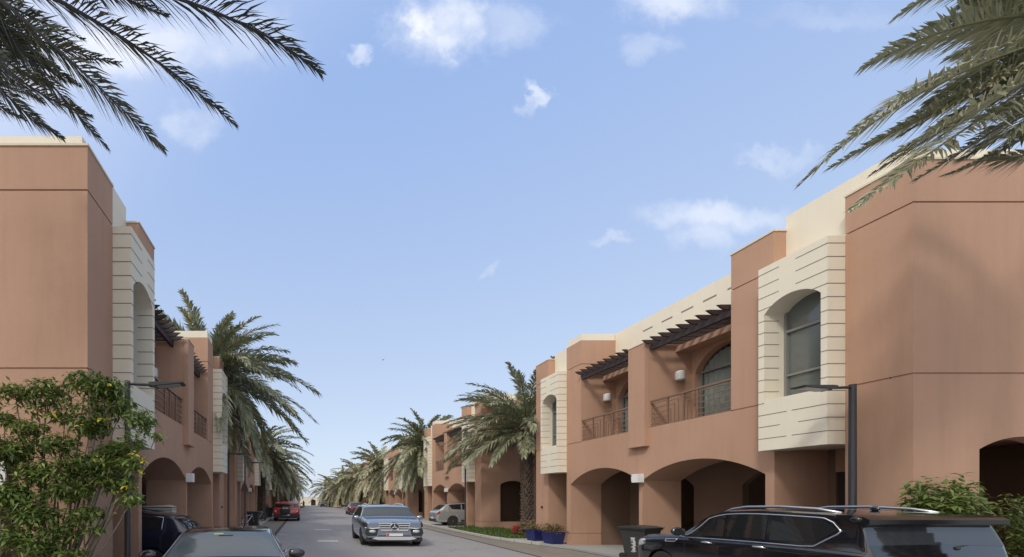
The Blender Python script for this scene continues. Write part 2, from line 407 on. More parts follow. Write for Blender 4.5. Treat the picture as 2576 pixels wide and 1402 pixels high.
    k = MB(f); k.prism([(-.02, -.02), (9, -.02), (9, .3), (.3, .3), (.3, .96), (-.02, .96)], 8.53, 8.57, XYZ)
    out.append(('coping', k.mesh('villa_coping', M['coping']), None, None))
    for q in ((-.02, .77, 2.22, 3.24, 8.68, 8.72), (-.02, .77, 11.25, 12.28, 8.68, 8.72), (-.17, 1.45, 5.78, 6.46, 7.33, 7.36)):
        k = MB(f); k.box(*q); out.append(('coping', k.mesh('villa_coping', M['coping']), None, None))
    # bay windows
    bay = MB(f)
    v0, v1, o0, o1, us = .95, 2.24, 1.06, 2.12, -.38
    bay.box(us, .3, v0, o0, 4.48, 7.72); bay.box(us, .3, o1, v1, 4.48, 7.72)
    bay.box(us, .3, v0, v1, 3.27, 4.48)
    ts, zz = arc(o0, o1, 6.56, 6.84); bay.strip(ts, zz, [7.72] * len(ts), us, .3, PV)
    bay.cur = 1
    e = .004
    z = 3.55
    while z < 7.6:
        # near face and street face joints
        if z < 4.4:
            segs = [(v0, v0 + .62), (v0 + .72, v1)] if int(z * 3.6) % 2 == 0 else [(v0, v0 + .5), (v0 + .85, v1)]
        elif z < 6.6: segs = [(v0, o0), (o1, v1)]
        elif z < 6.95: segs = [(v0, v0 + .3), (v1 - .3, v1)]
        else: segs = [(v0, v0 + .55), (v1 - .42, v1)]
        for a, b2 in segs: bay.box(us - e, us + .01, a, b2, z, z + .016)
        bay.box(us - e, .28, v0 - e, v0 + .01, z, z + .016)
        if 4.5 < z < 6.6: bay.box(us, -.02, o1 - e, o1 + .01, z, z + .016)
        z += .286
    bm_ = bay.mesh('bay_window', [M['cream'], M['joint']])
    fr = MB(f)
    for a, c2 in ((o0, o0 + .05), (o1 - .05, o1)): fr.box(.10, .2, a, c2, 4.48, 6.6)
    fr.box(.10, .2, o0 + .05, o1 - .05, 4.48, 4.54); fr.box(.10, .2, o0 + .05, o1 - .05, 6.1, 6.16); fr.box(.11, .19, o0 + .05, o1 - .05, 5.05, 5.1)
    fm = fr.mesh('bay_frame', M['frame'])
    pn = MB(f); ts, zz = arc(o0, o1, 6.56, 6.84); pn.strip(ts, [4.48] * len(ts), zz, .16, .18, PV)
    pm = pn.mesh('bay_pane', M['glassgrey'])
    out.append(('bay_window', bm_, None, None)); out.append(('window_frame', fm, len(out) - 1, None)); out.append(('pane', pm, len(out) - 2, None))
    def shift(me, dv):
        m2 = me.copy(); m2.transform(Matrix.Translation((0, dv, 0))); return m2
    out.append(('bay_window', shift(bm_, 9.01), None, None)); out.append(('window_frame', shift(fm, 9.01), len(out) - 1, None)); out.append(('pane', shift(pm, 9.01), len(out) - 2, None))
    # balcony sets
    for v0, v1, o0, o1 in ((3.24, 5.76, 3.7, 5.70), (6.47, 9.04, 6.9, 8.95)):
        r = MB(f)
        for k in range(5):
            z = 4.58 + k * .17
            for a, b2 in ((v0, v0 + .95), (v1 - .6, v1)): r.box(.05, .08, a, b2, z, z + .025)
        r.box(.03, .11, v0, v1, 5.33, 5.38); r.box(.05, .08, v0, v1, 4.49, 4.515)
        for p in (v0 + .02, v0 + .95, v1 - .6, (v0 + v1) / 2 + .13): r.box(.04, .09, p - .02, p + .02, 4.48, 5.33)
        m0, m1 = v0 + .97, v1 - .62; mc = m0 + (m1 - m0) * .56
        for q in range(4):
            d = .10 + q * .13
            za = 5.33 - d
            r.box(.055, .075, m0, mc - d, za - .02, za); r.box(.055, .075, mc - d, mc - d + .02, 4.5, za)
            if mc + d + .02 < m1: r.box(.055, .075, mc + d - .02, m1, za - .02, za); r.box(.055, .075, mc + d - .04, mc + d - .02, 4.5, za)
        out.append(('railing', r.mesh('balcony_railing', M['rail']), None, None))
        p = MB(f); du = 0 if sgn > 0 else .30
        n = 9
        prof = [(-.27, .10), (-.20, .04), (-.10, 0), (1.44, 0), (1.44, .13), (-.22, .13), (-.32, .12)]
        for k in range(n):
            v = v0 + .02 + (v1 - v0 - .12) * k / (n - 1)
            p.prism([(a + (du if a < 1 else 0), 7.25 + b2) for a, b2 in prof], v, v + .055, PU)
        p.box(.02 + du, .12 + du, v0, v1, 7.07, 7.248); p.box(1.30, 1.40, v0, v1, 7.07, 7.248)
        for k in range(n - 1):
            pass
        p.prism([(.121 + du, 7.06), (1.30, 7.06), (1.30, 6.62), (1.22, 6.70), (.5 + du * .5, 6.94), (.121 + du, 6.97)], v0 + .005, v0 + .075, PU)
        out.append(('pergola', p.mesh('balcony_pergola', M['timber']), None, None))
        d = MB(f)
        ts, zz = arc(o0, o1, 6.25, 6.95)
        for a, b2 in ((o0, o0 + .07), ((o0 + o1) / 2 - .03, (o0 + o1) / 2 + .03), (o1 - .07, o1)): d.box(1.62, 1.70, a, b2, 3.62, 6.25)
        d.box(1.62, 1.70, (o0 + o1) / 2 - .03, (o0 + o1) / 2 + .03, 6.31, 6.9)
        d.box(1.61, 1.71, o0, o1, 6.25, 6.31)
        out.append(('balcony_door', d.mesh('balcony_door', M['frame']), None, None)); di = len(out) - 1
        g = MB(f); g.strip(ts, [3.62] * len(ts), zz, 1.66, 1.672, PV)
        gm = bpy.data.materials.get('clear_pane')
        if gm is None:
            gm, t, bb = mat_new('clear_pane')
            bb.inputs['Base Color'].default_value = (.6, .65, .65, 1); bb.inputs['Roughness'].default_value = .03
            tr = t.n('ShaderNodeBsdfTransparent', Color=(.88, .92, .92, 1))
            mx = t.n('ShaderNodeMixShader', i0=.82, i1=bb.outputs[0], i2=tr.outputs[0])
            t.nt.links.new(mx.outputs[0], gm.node_tree.nodes['Material Output'].inputs[0])
            bb.inputs['Base Color'].default_value = (.03, .03, .03, 1)
        out.append(('pane', g.mesh('door_pane', gm), di, None))
        cu = MB(f); n = 60; cu.smooth = True
        vs = []; fs = []
        for i in range(n + 1):
            v = o0 + .05 + (o1 - o0 - .1) * i / n; u = 1.73 + .03 * math.sin(i * 1.25) + .012 * math.sin(i * 3.1)
            gap = .10 * math.exp(-((v - (o0 + o1) / 2) / .25) ** 2)
            zt = 6.23 + .68 * math.sqrt(max(0, 1 - ((v - (o0 + o1) / 2) / ((o1 - o0) / 2)) ** 2)) ** 1.3; vs += [(u + gap, v, 3.65), (u + gap, v, zt)]
        cu.add(vs, [(2 * i, 2 * i + 2, 2 * i + 3, 2 * i + 1) for i in range(n)])
        out.append(('curtain', cu.mesh('curtain', M['curtain'], fix=False), di, None))
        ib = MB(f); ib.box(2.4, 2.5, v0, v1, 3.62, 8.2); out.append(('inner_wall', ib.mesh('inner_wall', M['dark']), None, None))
    # lamps
    lm = MB(f)
    lm.smooth = True
    def can(u, v, z, r, h): lm.lathe([(r * .8, -h / 2), (r, -h / 2 + .03), (r, h / 2 - .03), (r * .8, h / 2)], 16, 'z', (u, v, z))
    for u, v, z in ((.95, 5.69, 6.2), (1.0, 8.95, 6.3)):
        lm = MB(f); lm.smooth = True; can(u, v, z, .13, .3); lm.box(u - .06, u + .06, v + .05, v + .12, z - .1, z + .1)
        out.append(('wall_lamp', lm.mesh('wall_lamp', M['white'], sharp=40), None, None))
    lm = MB(f); lm.box(-.24, -.02, 5.95, 6.2, 2.66, 2.95); lm.box(-.02, .0, 5.99, 6.25, 2.7, 2.9); lm.box(-.12, -.005, 6.2, 6.36, 2.72, 2.88)
    out.append(('wall_lamp', lm.mesh('wall_lamp', M['white']), None, None))
    # doors, end window
    d = MB(f); d.box(1.38, 1.45, 1.0, 2.08, .11, 2.74); out.append(('door', d.mesh('entrance_door', M['dark']), None, None))
    d = MB(f); d.box(1.38, 1.45, 9.97, 11.25, .11, 2.74); out.append(('door', d.mesh('entrance_door', M['dark']), None, None))
    d = MB(f); d.box(5.32, 5.39, 3.4, 4.4, .11, 2.4); out.append(('door', d.mesh('garage_inner_door', M['dark']), None, None))
    d = MB(f); d.lathe([(.05, -.05), (.055, 0), (.04, .01)], 12, 'x', (-.0, 11.75, 1.7)); out.append(('doorbell', d.mesh('doorbell', M['rubber']), None, None))
    return out
bl = {1: block_meshes(1), -1: block_meshes(-1)}
def place_block(sgn, X, Y, label):
    root = empty('villa', (X, Y, 0), 0, label, 'villa', 'terracotta villas on the right side' if sgn > 0 else 'terracotta villas on the left side')
    objs = []
    for name, me, par, lab in bl[sgn]:
        o = link(name, me, objs[par] if par is not None else root); objs.append(o)
    return root
RB = [(11.55, 7.54), (11.55, 25.95), (11.5, 44.3), (11.2, 62.3), (10.6, 80.0), (9.2, 97.5)]
rl = ['nearest terracotta villa on the right with large cream bay beside the black lamp post',
      'second terracotta villa on the right with a silver car backed into its arch',
      'third terracotta villa on the right, behind the approaching silver car',
      'fourth terracotta villa on the right, cream bay half hidden by palm fronds',
      'fifth terracotta villa on the right, above the maroon car',
      'farthest terracotta villa on the right, beside the end of the street']
for (X, Y), l in zip(RB, rl): place_block(1, X, Y, l)
LB = [(-3.95, 7.25), (-4.35, 24.9), (-4.45, 41.0), (-4.4, 57.0), (-4.3, 73.0), (-4.2, 89.0), (-4.1, 105.0)]
ll = ['nearest terracotta villa on the left with plain wall behind the tall shrub',
      'second terracotta villa on the left, beyond the tall palm and two street lamps',
      'third terracotta villa on the left, beside the red off-road car',
      'fourth terracotta villa on the left, thin cream bays under palm fronds',
      'fifth terracotta villa on the left, small above the red car',
      'sixth terracotta villa on the left, nearly at the end of the street',
      'farthest terracotta villa on the left, at the end of the street']
for (X, Y), l in zip(LB, ll): place_block(-1, X, Y, l)

# ------------------------------------------------------------------ end of the street
root = empty('boundary_building', (0, 126, 0), 0, 'long low cream wall with dark arched doorways closing the street', 'wall')
b = MB()
P = lambda t, z, a: (t, a, z)
arches = [(-1.8, .9), (2.9, 1.5), (6.0, 1.6), (8.9, 1.6)]
cur = -30.0
for x, w_ in arches:
    b.box(cur, x - w_ / 2, 0, .4, 0, 2.1)
    ts, zz = arc(x - w_ / 2, x + w_ / 2, 1.4, 1.9); b.strip(ts, zz, [2.1] * len(ts), 0, .4, P); cur = x + w_ / 2
b.box(cur, 40, 0, .4, 0, 2.1); b.box(-30, 40, 0, .4, 2.1, 2.75)
b.build('wall', M['cream'], root)
for x, w_ in arches:
    d = MB(); d.box(x - w_ / 2, x + w_ / 2, .5, .6, 0, 2.0); d.build('doorway', M['dark'], root)
d = MB()
for k in range(36): d.box(-20 + k * 1.6, -19.95 + k * 1.6, .18, .22, 2.75, 3.4)
d.box(-20, 38, .18, .22, 3.35, 3.4); d.box(-20, 38, .18, .22, 3.05, 3.08)
d.build('railing', M['white'], root)
root = empty('office_block', (-4.0, 134, 0), 0, 'small grey flat-roofed building behind the end wall', 'building')
b = MB(); b.box(-3, 2.3, 0, 8, 0, 4.4); b.build('wall', simple('grey_render', (.42, .43, .42), .9, 0, .1), root)
b = MB(); b.box(-3.1, 2.4, -.1, 8.1, 4.4, 4.55); b.build('roof', M['white'], root)
for k in range(4):
    b = MB(); b.box(-2.7 + k * 1.2, -1.9 + k * 1.2, -.03, .01, 3.0, 3.9); b.build('window', M['glassdark'], root)

# ------------------------------------------------------------------ street lamps
def lamp(x, y, dirx, label, h=4.45, z0=.1, arm=1.1):
    r = empty('street_lamp', (x, y, 0), 0, label, 'street lamp', 'street lamps along the kerbs')
    b = MB(); b.smooth = True
    b.lathe([(.075, z0), (.075, z0 + .35), (.056, z0 + .4), (.052, h - .25), (.052, h)], 14); b.build('pole', M['pole'], r, sharp=40)
    b = MB(); b.tube([(dirx * .05, 0, h - .06), (dirx * (arm * .42), 0, h - .075)], .028, 8); b.ball((dirx * arm * .42, 0, h - .075), .05)
    b.build('bracket', M['pole'], r)
    b = MB()
    a0, a1 = arm * .42, arm * 1.0
    b.prism([(dirx * a0, h - .105), (dirx * (a0 + .1), h - .12), (dirx * a1, h - .07), (dirx * (a1 + .02), h - .045), (dirx * (a0 + .1), h - .045), (dirx * a0, h - .055)], -.13, .13, lambda p, z, a: (p, a, z))
    hd = b.build('lamp_head', M['pole'], r)
    b = MB(); b.prism([(dirx * (a0 + .14), h - .124), (dirx * (a1 - .05), h - .083), (dirx * (a1 - .05), h - .078), (dirx * (a0 + .14), h - .118)], -.09, .09, lambda p, z, a: (p, a, z)); b.build('lens', M['led'], hd)
    return r
lamp(11.21, 8.13, -1, 'tall black street lamp behind the black off-road car', 4.44)
lamp(-3.48, 7.83, 1, 'black street lamp rising from the yellow flowering shrub', 4.42)
lamp(10.9, 26.9, -1, 'black street lamp beside the arch with the silver car', 4.45, arm=.9)
lamp(-3.85, 20.2, 1, 'black street lamp at the near low hedge on the left', 4.45)
lamp(-3.72, 25.0, 1, 'black street lamp just before the dark wheeled bin on the left', 4.45)
lamp(-3.6, 36.5, 1, 'thin black street lamp beside the red car on the left', 4.45)
lamp(-3.6, 53.0, 1, 'small far street lamp on the left under palm fronds', 4.45)

# ------------------------------------------------------------------ palms
def frond(b, P0, P1, P2, L=.55, n=40, wd=.028, fold=.35, droop=.25, rr=.03, rs=random, xs=1.0, start=.1, tip_cut=.18):
    P0, P1, P2 = Vector(P0), Vector(P1), Vector(P2)
    B = lambda t: P0 * (1 - t) ** 2 + P1 * 2 * t * (1 - t) + P2 * t * t
    D = lambda t: ((P1 - P0) * (1 - t) + (P2 - P1) * t).normalized()
    b.cur = 1; k = 10
    b.tube([B(i / k) for i in range(k + 1)], [rr * (1 - .85 * i / k) for i in range(k + 1)], 5, False)
    b.cur = 0
    tw = rs.uniform(-.5, .5)
    for i in range(n):
        t = start + (1 - start) * (i + rs.random() * .5) / n
        p = B(t); T = D(t)
        S = T.cross(Vector((0, 0, 1)))
        if S.length < .15: S = Vector((1, 0, 0))
        S.normalize(); N = S.cross(T).normalized()
        S2 = S * math.cos(tw) + N * math.sin(tw); N2 = N * math.cos(tw) - S * math.sin(tw)
        ll = L * (.35 + .65 * math.sin(PI * min(1, .12 + t * .88)) ** .6) * (1 - tip_cut * t ** (1 if tip_cut < .5 else 3)) * rs.uniform(.8, 1.12)
        for sd in (-1, 1):
            a = math.radians(rs.uniform(42, 60) - 12 * (1 - t) + 18 * t)   # forward sweep
            vdir = S2 * sd * math.cos(a) + T * math.sin(a) + N2 * (fold * rs.uniform(-.1, 1.2))
            vdir.normalize()
            wv = vdir.cross(N2 * rs.uniform(.3, 1) + T * rs.uniform(-.6, .6)); wv.normalize(); wv *= wd * rs.uniform(.7, 1.1)
            mid = p + vdir * ll * .5; tip = p + vdir * ll + Vector((0, 0, -1)) * ll * droop * rs.uniform(.3, 1.4)
            q = [p - wv * .35, p + wv * .35, mid + wv, mid - wv, tip]
            b.add(q, [(0, 1, 2, 3), (3, 2, 4)])
def crown_mesh(name, seed, n=46, Lf=3.2, leaflets=34, mats=None, xs=1.25, wd=.035, L=.6, upmax=80, lowmin=-55):
    rs = random.Random(seed); b = MB()
    for i in range(n):
        az = i * 2.39996 + rs.uniform(-.25, .25)
        q = (i + .5) / n
        el = math.radians(upmax + (lowmin - upmax) * q ** .85 + rs.uniform(-9, 9))
        ln = Lf * rs.uniform(.8, 1.08) * (.82 + .25 * math.sin(PI * q))
        h = Vector((math.cos(az), math.sin(az), 0))
        d = h * math.cos(el) + Vector((0, 0, math.sin(el)))
        P0 = h * .12 + Vector((0, 0, .25 - .5 * q))
        P1 = P0 + d * ln * .55
        out = h * ln * (.92 if el > -.3 else .62) * max(.35, math.cos(el * .55))
        P2 = P0 + out + Vector((0, 0, math.sin(el) * ln * (.95 if el > 0 else 1.0) - ln * (.18 + .30 * math.cos(el))))
        for P_ in (P0, P1, P2): P_.x *= xs
        frond(b, P0, P1, P2, L, leaflets, wd, .35, .3, .035, rs)
    return b.mesh(name, mats or [M['frond'], M['rachis']], fix=False)
def trunk_mesh(name, h, r=.22, xs=1.25, seed=3, stubs=True):
    rs = random.Random(seed); b = MB(); b.smooth = True
    prof = []
    nz = max(6, int(h / .16))
    for i in range(nz + 1):
        z = h * i / nz; base = r * (1.25 - .3 * min(1, z / 1.2)) * (1 + .18 * max(0, (z - h + .9) / .9))
        prof += [(base * 1.0, z), (base * .86, z + .06)]
    b.lathe(prof[:-1], 16)
    if stubs:
        b.smooth = False
        k = 0; z = .15
        while z < h + .15:
            for j in range(9):
                q = 2 * PI * (j / 9) + k * .35 + rs.uniform(-.1, .1)
                c, s_ = math.cos(q), math.sin(q); t = (-s_, c); l = rs.uniform(.05, .13) + (.12 if z > h - .7 else 0)
                rr = r * (1.0 + .18 * max(0, (z - h + .9) / .9)); w_ = .065
                A = (c * rr * .9 + t[0] * w_, s_ * rr * .9 + t[1] * w_, z); B_ = (c * rr * .9 - t[0] * w_, s_ * rr * .9 - t[1] * w_, z)
                T1 = (c * (rr + l) + t[0] * w_ * .5, s_ * (rr + l) + t[1] * w_ * .5, z + .12); T2 = (c * (rr + l) - t[0] * w_ * .5, s_ * (rr + l) - t[1] * w_ * .5, z + .12)
                Lw = (c * rr, s_ * rr, z - .08)
                b.add([A, B_, T1, T2, Lw, (c * rr * .9, s_ * rr * .9, z + .16)], [(0, 1, 3, 2), (0, 2, 4), (1, 4, 3), (2, 3, 4), (0, 5, 1), (2, 5, 0), (3, 1, 5), (2, 3, 5)])
            z += .17; k += 1
    b.v = [(x * xs, y, z) for x, y, z in b.v]
    return b.mesh(name, M['palmbark'])
cmA = crown_mesh('palm_crown', 11, 120, 4.2, 58, xs=1.3, L=.80, wd=.04, lowmin=-50)
cmB = crown_mesh('palm_crown', 5, 74, 3.6, 50, xs=1.35, L=.72, wd=.05)
cmD = crown_mesh('palm_crown', 31, 84, 3.9, 60, [M['frond'], M['rachis']], xs=1.35, L=.62, wd=.032, lowmin=-10)
cmC = crown_mesh('palm_crown', 23, 60, 3.5, 38, [M['frond_olive'], M['rachis']], xs=1.35, lowmin=-62, L=.75, wd=.06)
tr6 = trunk_mesh('palm_trunk', 1.0 * 6.0); tr9 = trunk_mesh('palm_trunk', 8.6)
trs = {}
def palm(x, y, h, crown, rz, label, sc_=1.0, lean=0):
    r = empty('palm_tree', (x, y, .1), 0, label, 'palm tree', 'date palms along the street')
    hk = round(h, 1)
    if hk not in trs: trs[hk] = trunk_mesh('palm_trunk', h)
    link('trunk', trs[hk], r)
    o = link('crown', crown, r); o.location = (0, 0, h); o.rotation_euler = (0, 0, rz); o.scale = (sc_,) * 3
    return r
palm(-5.1, 21.3, 8.55, cmA, .6, 'tall date palm with a full crown above the left villas', 1.12)
palm(13.1, 23.4, 6.1, cmD, 2.1, 'date palm with rough trunk beside the two blue pots', 1.2)
palm(12.6, 41.2, 7.3, cmB, 4.0, 'date palm rising between the second and third villas on the right', 1.37)
palm(11.4, 59.5, 6.6, cmC, 1.0, 'olive green palm above the approaching silver car', 1.49)
palm(10.9, 77.5, 6.2, cmC, 2.6, 'pale palm among the far right villas, above the maroon car', 1.49)
palm(9.4, 95.0, 5.6, cmC, 4.4, 'far small palm near the right end of the street', 1.56)
palm(7.6, 113.0, 5.0, cmC, 3.4, 'farthest right palm, beside the cream end wall', 1.56)
palm(-4.3, 38.9, 6.7, cmB, 3.3, 'second palm on the left, fronds hanging over the pavement', 1.12)
palm(-4.1, 55.2, 6.6, cmC, 5.0, 'third palm on the left, grey-green fronds over the far villas', 1.2)
palm(-4.0, 71.0, 6.3, cmB, 1.2, 'fourth palm on the left, small over the far facades', 1.15)
palm(-3.8, 87.2, 6.0, cmC, .4, 'fifth palm on the left, drooping beside the narrow strip of sky', 1.15)
palm(-3.6, 103.2, 5.6, cmB, 2.4, 'farthest palm on the left, above the far end of the street', 1.15)

def near_palm(name_label, base, ctr, paths, mats, L, n, wd, extra, xs, seed, lm=1.05):
    rs = random.Random(seed)
    r = empty('palm_tree', (base[0], base[1], .1), 0, name_label, 'palm tree', 'date palms along the street')
    h = ctr.z - .1
    link('trunk', trunk_mesh('palm_trunk', h), r)
    b = MB()
    for (c1, c2, tip, ll, nn) in paths:
        # P1 chosen so the curve passes the given middle point
        P0 = ctr - Vector((base[0], base[1], .1)) if False else ctr
        mid = c1; P1 = (mid - P0 * .25 - tip * .25) * 2
        frond(b, P0, P1, tip, ll * lm, int(nn * 1.45), wd, .3, .22, .03, rs, start=.12, tip_cut=.62)
    for k in range(extra[0]):
        az = rs.uniform(extra[1], extra[2]); el = math.radians(rs.uniform(extra[3], extra[4])); ln = rs.uniform(2.6, 3.6)
        hh = Vector((math.cos(az), math.sin(az), 0)); P1 = ctr + (hh * math.cos(el) + Vector((0, 0, math.sin(el)))) * ln * .55
        P2 = ctr + hh * ln * .9 + Vector((0, 0, math.sin(el) * ln - ln * .45))
        frond(b, ctr, P1, P2, L, 50, wd, .3, .25, .03, rs)
    b.v = [(x - base[0], y - base[1], z - .1) for x, y, z in b.v]
    b.build('crown', mats, r, fix=False)
    return r
# left foreground palm: fronds given by grid points of the middle and the tip
cl = at(-190, -150, 4.6)
LP = []
for mx, my, my_, tx, ty, ty_, ll, nn in (
        (430, -10, 4.3, 804, 184, 4.5, .62, 86), (250, 60, 4.6, 592, 316, 4.9, .55, 84), (95, 80, 4.4, 413, 378, 4.6, .50, 86),
        (30, 100, 4.8, 272, 376, 5.2, .42, 70), (-30, 130, 4.4, 228, 292, 4.4, .42, 70), (-60, 150, 4.7, 158, 348, 5.0, .42, 66),
        (-40, 40, 5.2, 300, 160, 5.8, .5, 70), (-110, 150, 5.0, 60, 300, 5.2, .4, 60), (150, -60, 5.0, 420, 40, 5.6, .5, 70), (-90, 60, 4.0, 130, 215, 4.0, .4, 60),
        (-130, 40, 5.4, 40, 150, 5.9, .5, 60), (-30, 60, 5.0, 200, 215, 5.4, .42, 70), (-80, 90, 5.4, 110, 260, 5.9, .42, 70), (-20, -10, 5.6, 210, 100, 6.2, .45, 70), (-100, 10, 4.9, 90, 110, 5.1, .42, 60), (-60, 60, 5.8, 150, 170, 6.4, .42, 60), (-90, 130, 5.9, 90, 245, 6.4, .4, 60), (380, -120, 4.9, 700, -30, 5.1, .55, 70)):
    LP.append((at(mx, my, my_), None, at(tx, ty, ty_), ll, nn))
near_palm('palm fronds coloured dark as if backlit, hanging into the top left corner', (cl.x, cl.y), cl, LP, [M['frond_backlit'], M['cloth_dark']], .5, 60, .010, (16, 2.4, 4.4, -10, 70), 1, 3)
cr_ = at(2850, 60, 5.3)
RP = []
for mx, my, my_, tx, ty, ty_, ll, nn in (
        (2540, -60, 5.0, 2249, 49, 5.0, .42, 80), (2490, 50, 5.2, 2164, 176, 5.3, .46, 90), (2400, 190, 5.0, 2007, 469, 5.0, .50, 96),
        (2450, 165, 5.4, 2140, 330, 5.6, .42, 90), (2480, 290, 5.1, 2137, 530, 5.2, .46, 90), (2600, 260, 5.6, 2300, 455, 5.8, .42, 80),
        (2560, 215, 4.8, 2230, 400, 4.8, .5, 90), (2620, 80, 5.8, 2380, 150, 6.2, .45, 80), (2640, -20, 5.0, 2420, 10, 5.2, .45, 70),
        (2650, 250, 5.0, 2420, 400, 5.2, .42, 80), (2680, 330, 5.2, 2480, 395, 5.4, .4, 70), (2600, 130, 5.2, 2330, 260, 5.5, .45, 80), (2520, 240, 5.6, 2190, 440, 6.0, .42, 80), (2480, 215, 5.2, 2085, 425, 5.3, .46, 90), (2520, 190, 5.5, 2175, 372, 5.8, .44, 90), (2560, 180, 5.1, 2260, 345, 5.2, .46, 90), (2600, 190, 5.4, 2330, 330, 5.6, .44, 80), (2540, 60, 5.6, 2250, 150, 5.9, .42, 80), (2620, 20, 5.3, 2360, 60, 5.5, .42, 80), (2640, 300, 5.3, 2380, 440, 5.4, .42, 80), (2680, 200, 5.0, 2460, 300, 5.0, .42, 80), (2700, 260, 5.6, 2500, 350, 5.8, .42, 80)):
    RP.append((at(mx, my, my_), None, at(tx, ty, ty_), ll, nn))
M['frond_grey'] = leafmat('palm_leaflets_grey', [(.20, .22, .14), (.36, .36, .24), (.27, .285, .18), (.46, .43, .29), (.24, .26, .165)], .45, .2, .5)
near_palm('grey-green palm fronds sweeping in from the top right corner', (cr_.x, cr_.y), cr_, RP, [M['frond_grey'], M['rachis']], .5, 60, .015, (4, -1.0, 1.0, 25, 75), 1, 8, 1.25)

# ------------------------------------------------------------------ shrubs
def leaves(b, c, R, n, size, rs, flat=.35, shape=None):
    for _ in range(n):
        d = Vector((rs.gauss(0, 1), rs.gauss(0, 1), rs.gauss(0, 1))).normalized() * (rs.random() ** .45)
        p = Vector((c[0] + d.x * R[0], c[1] + d.y * R[1], c[2] + d.z * R[2]))
        a = Vector((rs.uniform(-1, 1), rs.uniform(-1, 1), rs.uniform(-.7, .35))).normalized()
        nrm = Vector((rs.uniform(-.6, .6), rs.uniform(-.9, .3), 1)).normalized()
        w_ = a.cross(nrm).normalized(); l = size * rs.uniform(.6, 1.25); w_ *= l * flat * .5
        sag = Vector((0, 0, -.18 * l))
        b.add([p, p + a * l * .4 + w_, p + a * l * .45 - w_, p + a * l + sag, ], [(0, 1, 2), (1, 3, 2)])
def stems(b, base, tips, rs, r=.03):
    for tp in tips:
        m1 = Vector(base).lerp(Vector(tp), .45) + Vector((rs.uniform(-.25, .25), rs.uniform(-.15, .15), -.12))
        pts = []
        for i in range(8):
            t = i / 7; pts.append(Vector(base) * (1 - t) ** 2 + m1 * 2 * t * (1 - t) + Vector(tp) * t * t + Vector((rs.uniform(-.03, .03), rs.uniform(-.03, .03), 0)) * (i > 0))
        b.tube(pts, [r * (1 - .8 * i / 7) for i in range(8)], 6)
rs = random.Random(12)
root = empty('flowering_shrub', (-4.2, 6.2, .1), 0, 'tall leafy shrub with yellow blossoms and pale stems at the left', 'shrub')
O = Vector((-4.2, 6.2, .1))
# clusters in grid coordinates (x, y, depth, rx, rz, n)
cl_ = [(40, 985, 6.2, .30, .14, 150), (120, 975, 6.3, .34, .15, 170), (215, 960, 6.2, .34, .18, 260), (270, 975, 6.1, .30, .17, 240), (75, 1075, 6.1, .30, .13, 130),
       (305, 1020, 6.2, .22, .20, 140), (355, 1055, 6.0, .22, .18, 150), (335, 1110, 6.0, .17, .14, 60), (396, 1096, 6.0, .07, .06, 26), (165, 1050, 6.3, .25, .10, 80), (230, 1075, 6.2, .32, .17, 230),
       (10, 1050, 6.2, .20, .11, 100), (150, 1115, 6.1, .30, .16, 200), (290, 1135, 6.2, .30, .17, 210), (215, 1165, 6.1, .42, .18, 260), (330, 1165, 6.0, .2, .14, 110),
       (20, 1140, 6.0, .25, .17, 170), (95, 1190, 6.0, .32, .2, 250), (300, 1215, 6.1, .28, .15, 180), (180, 1235, 6.0, .4, .15, 220), (20, 1240, 5.9, .28, .2, 230), (330, 1255, 6.0, .16, .12, 70),
       (100, 1290, 5.9, .33, .14, 170), (225, 1290, 6.0, .26, .12, 120), (240, 1330, 6.0, .12, .05, 30), (30, 1350, 5.8, .3, .22, 200), (110, 1380, 5.8, .32, .2, 220), (180, 1400, 5.8, .2, .15, 90), (-60, 1150, 5.9, .4, .5, 500), (-80, 1330, 5.9, .4, .5, 500), (-60, 1010, 6.2, .4, .2, 200), (60, 1130, 6.1, .4, .35, 260), (180, 1190, 6.1, .45, .35, 300), (60, 1270, 5.9, .4, .35, 280), (270, 1180, 6.1, .35, .3, 220), (120, 1010, 6.3, .5, .25, 220), (140, 1330, 5.9, .4, .3, 240), (250, 1030, 6.2, .4, .3, 260)]
b = MB(); tips = []
for x, y, Y, rx, rz, n in cl_:
    p = at(x, y, Y); leaves(b, p - O, (rx, .30, rz), int(n * 2.4), .115, rs); tips.append(p - O)
b.build('foliage', M['leaf'], root, fix=False)
b = MB(); b.smooth = True
bs = [Vector((-.5, -.2, 0)), Vector((-.1, 0, 0)), Vector((.15, .1, 0)), Vector((-.9, -.1, 0))]
for i, tp in enumerate(tips): stems(b, min(bs, key=lambda q: abs(q.x - tp.x * .6) + rs.random() * .3), [tp], rs, .032)
b.build('stem', M['bark'], root)
b = MB()
for x, y, n in ((275, 960, 14), (255, 1055, 26), (215, 1070, 10), (345, 1145, 26), (365, 1160, 20), (240, 1150, 8), (250, 1215, 8), (330, 1225, 14), (300, 1235, 8), (60, 1075, 5), (165, 1265, 5), (130, 1045, 5), (60, 1210, 5), (345, 1190, 14), (290, 1285, 6), (10, 1000, 4), (280, 1200, 6)):
    leaves(b, at(x, y, 5.9) - O, (.11, .10, .06), max(2, int(n * .45)), .07, rs, .6)
b.build('blossom', M['yellow'], root, fix=False)

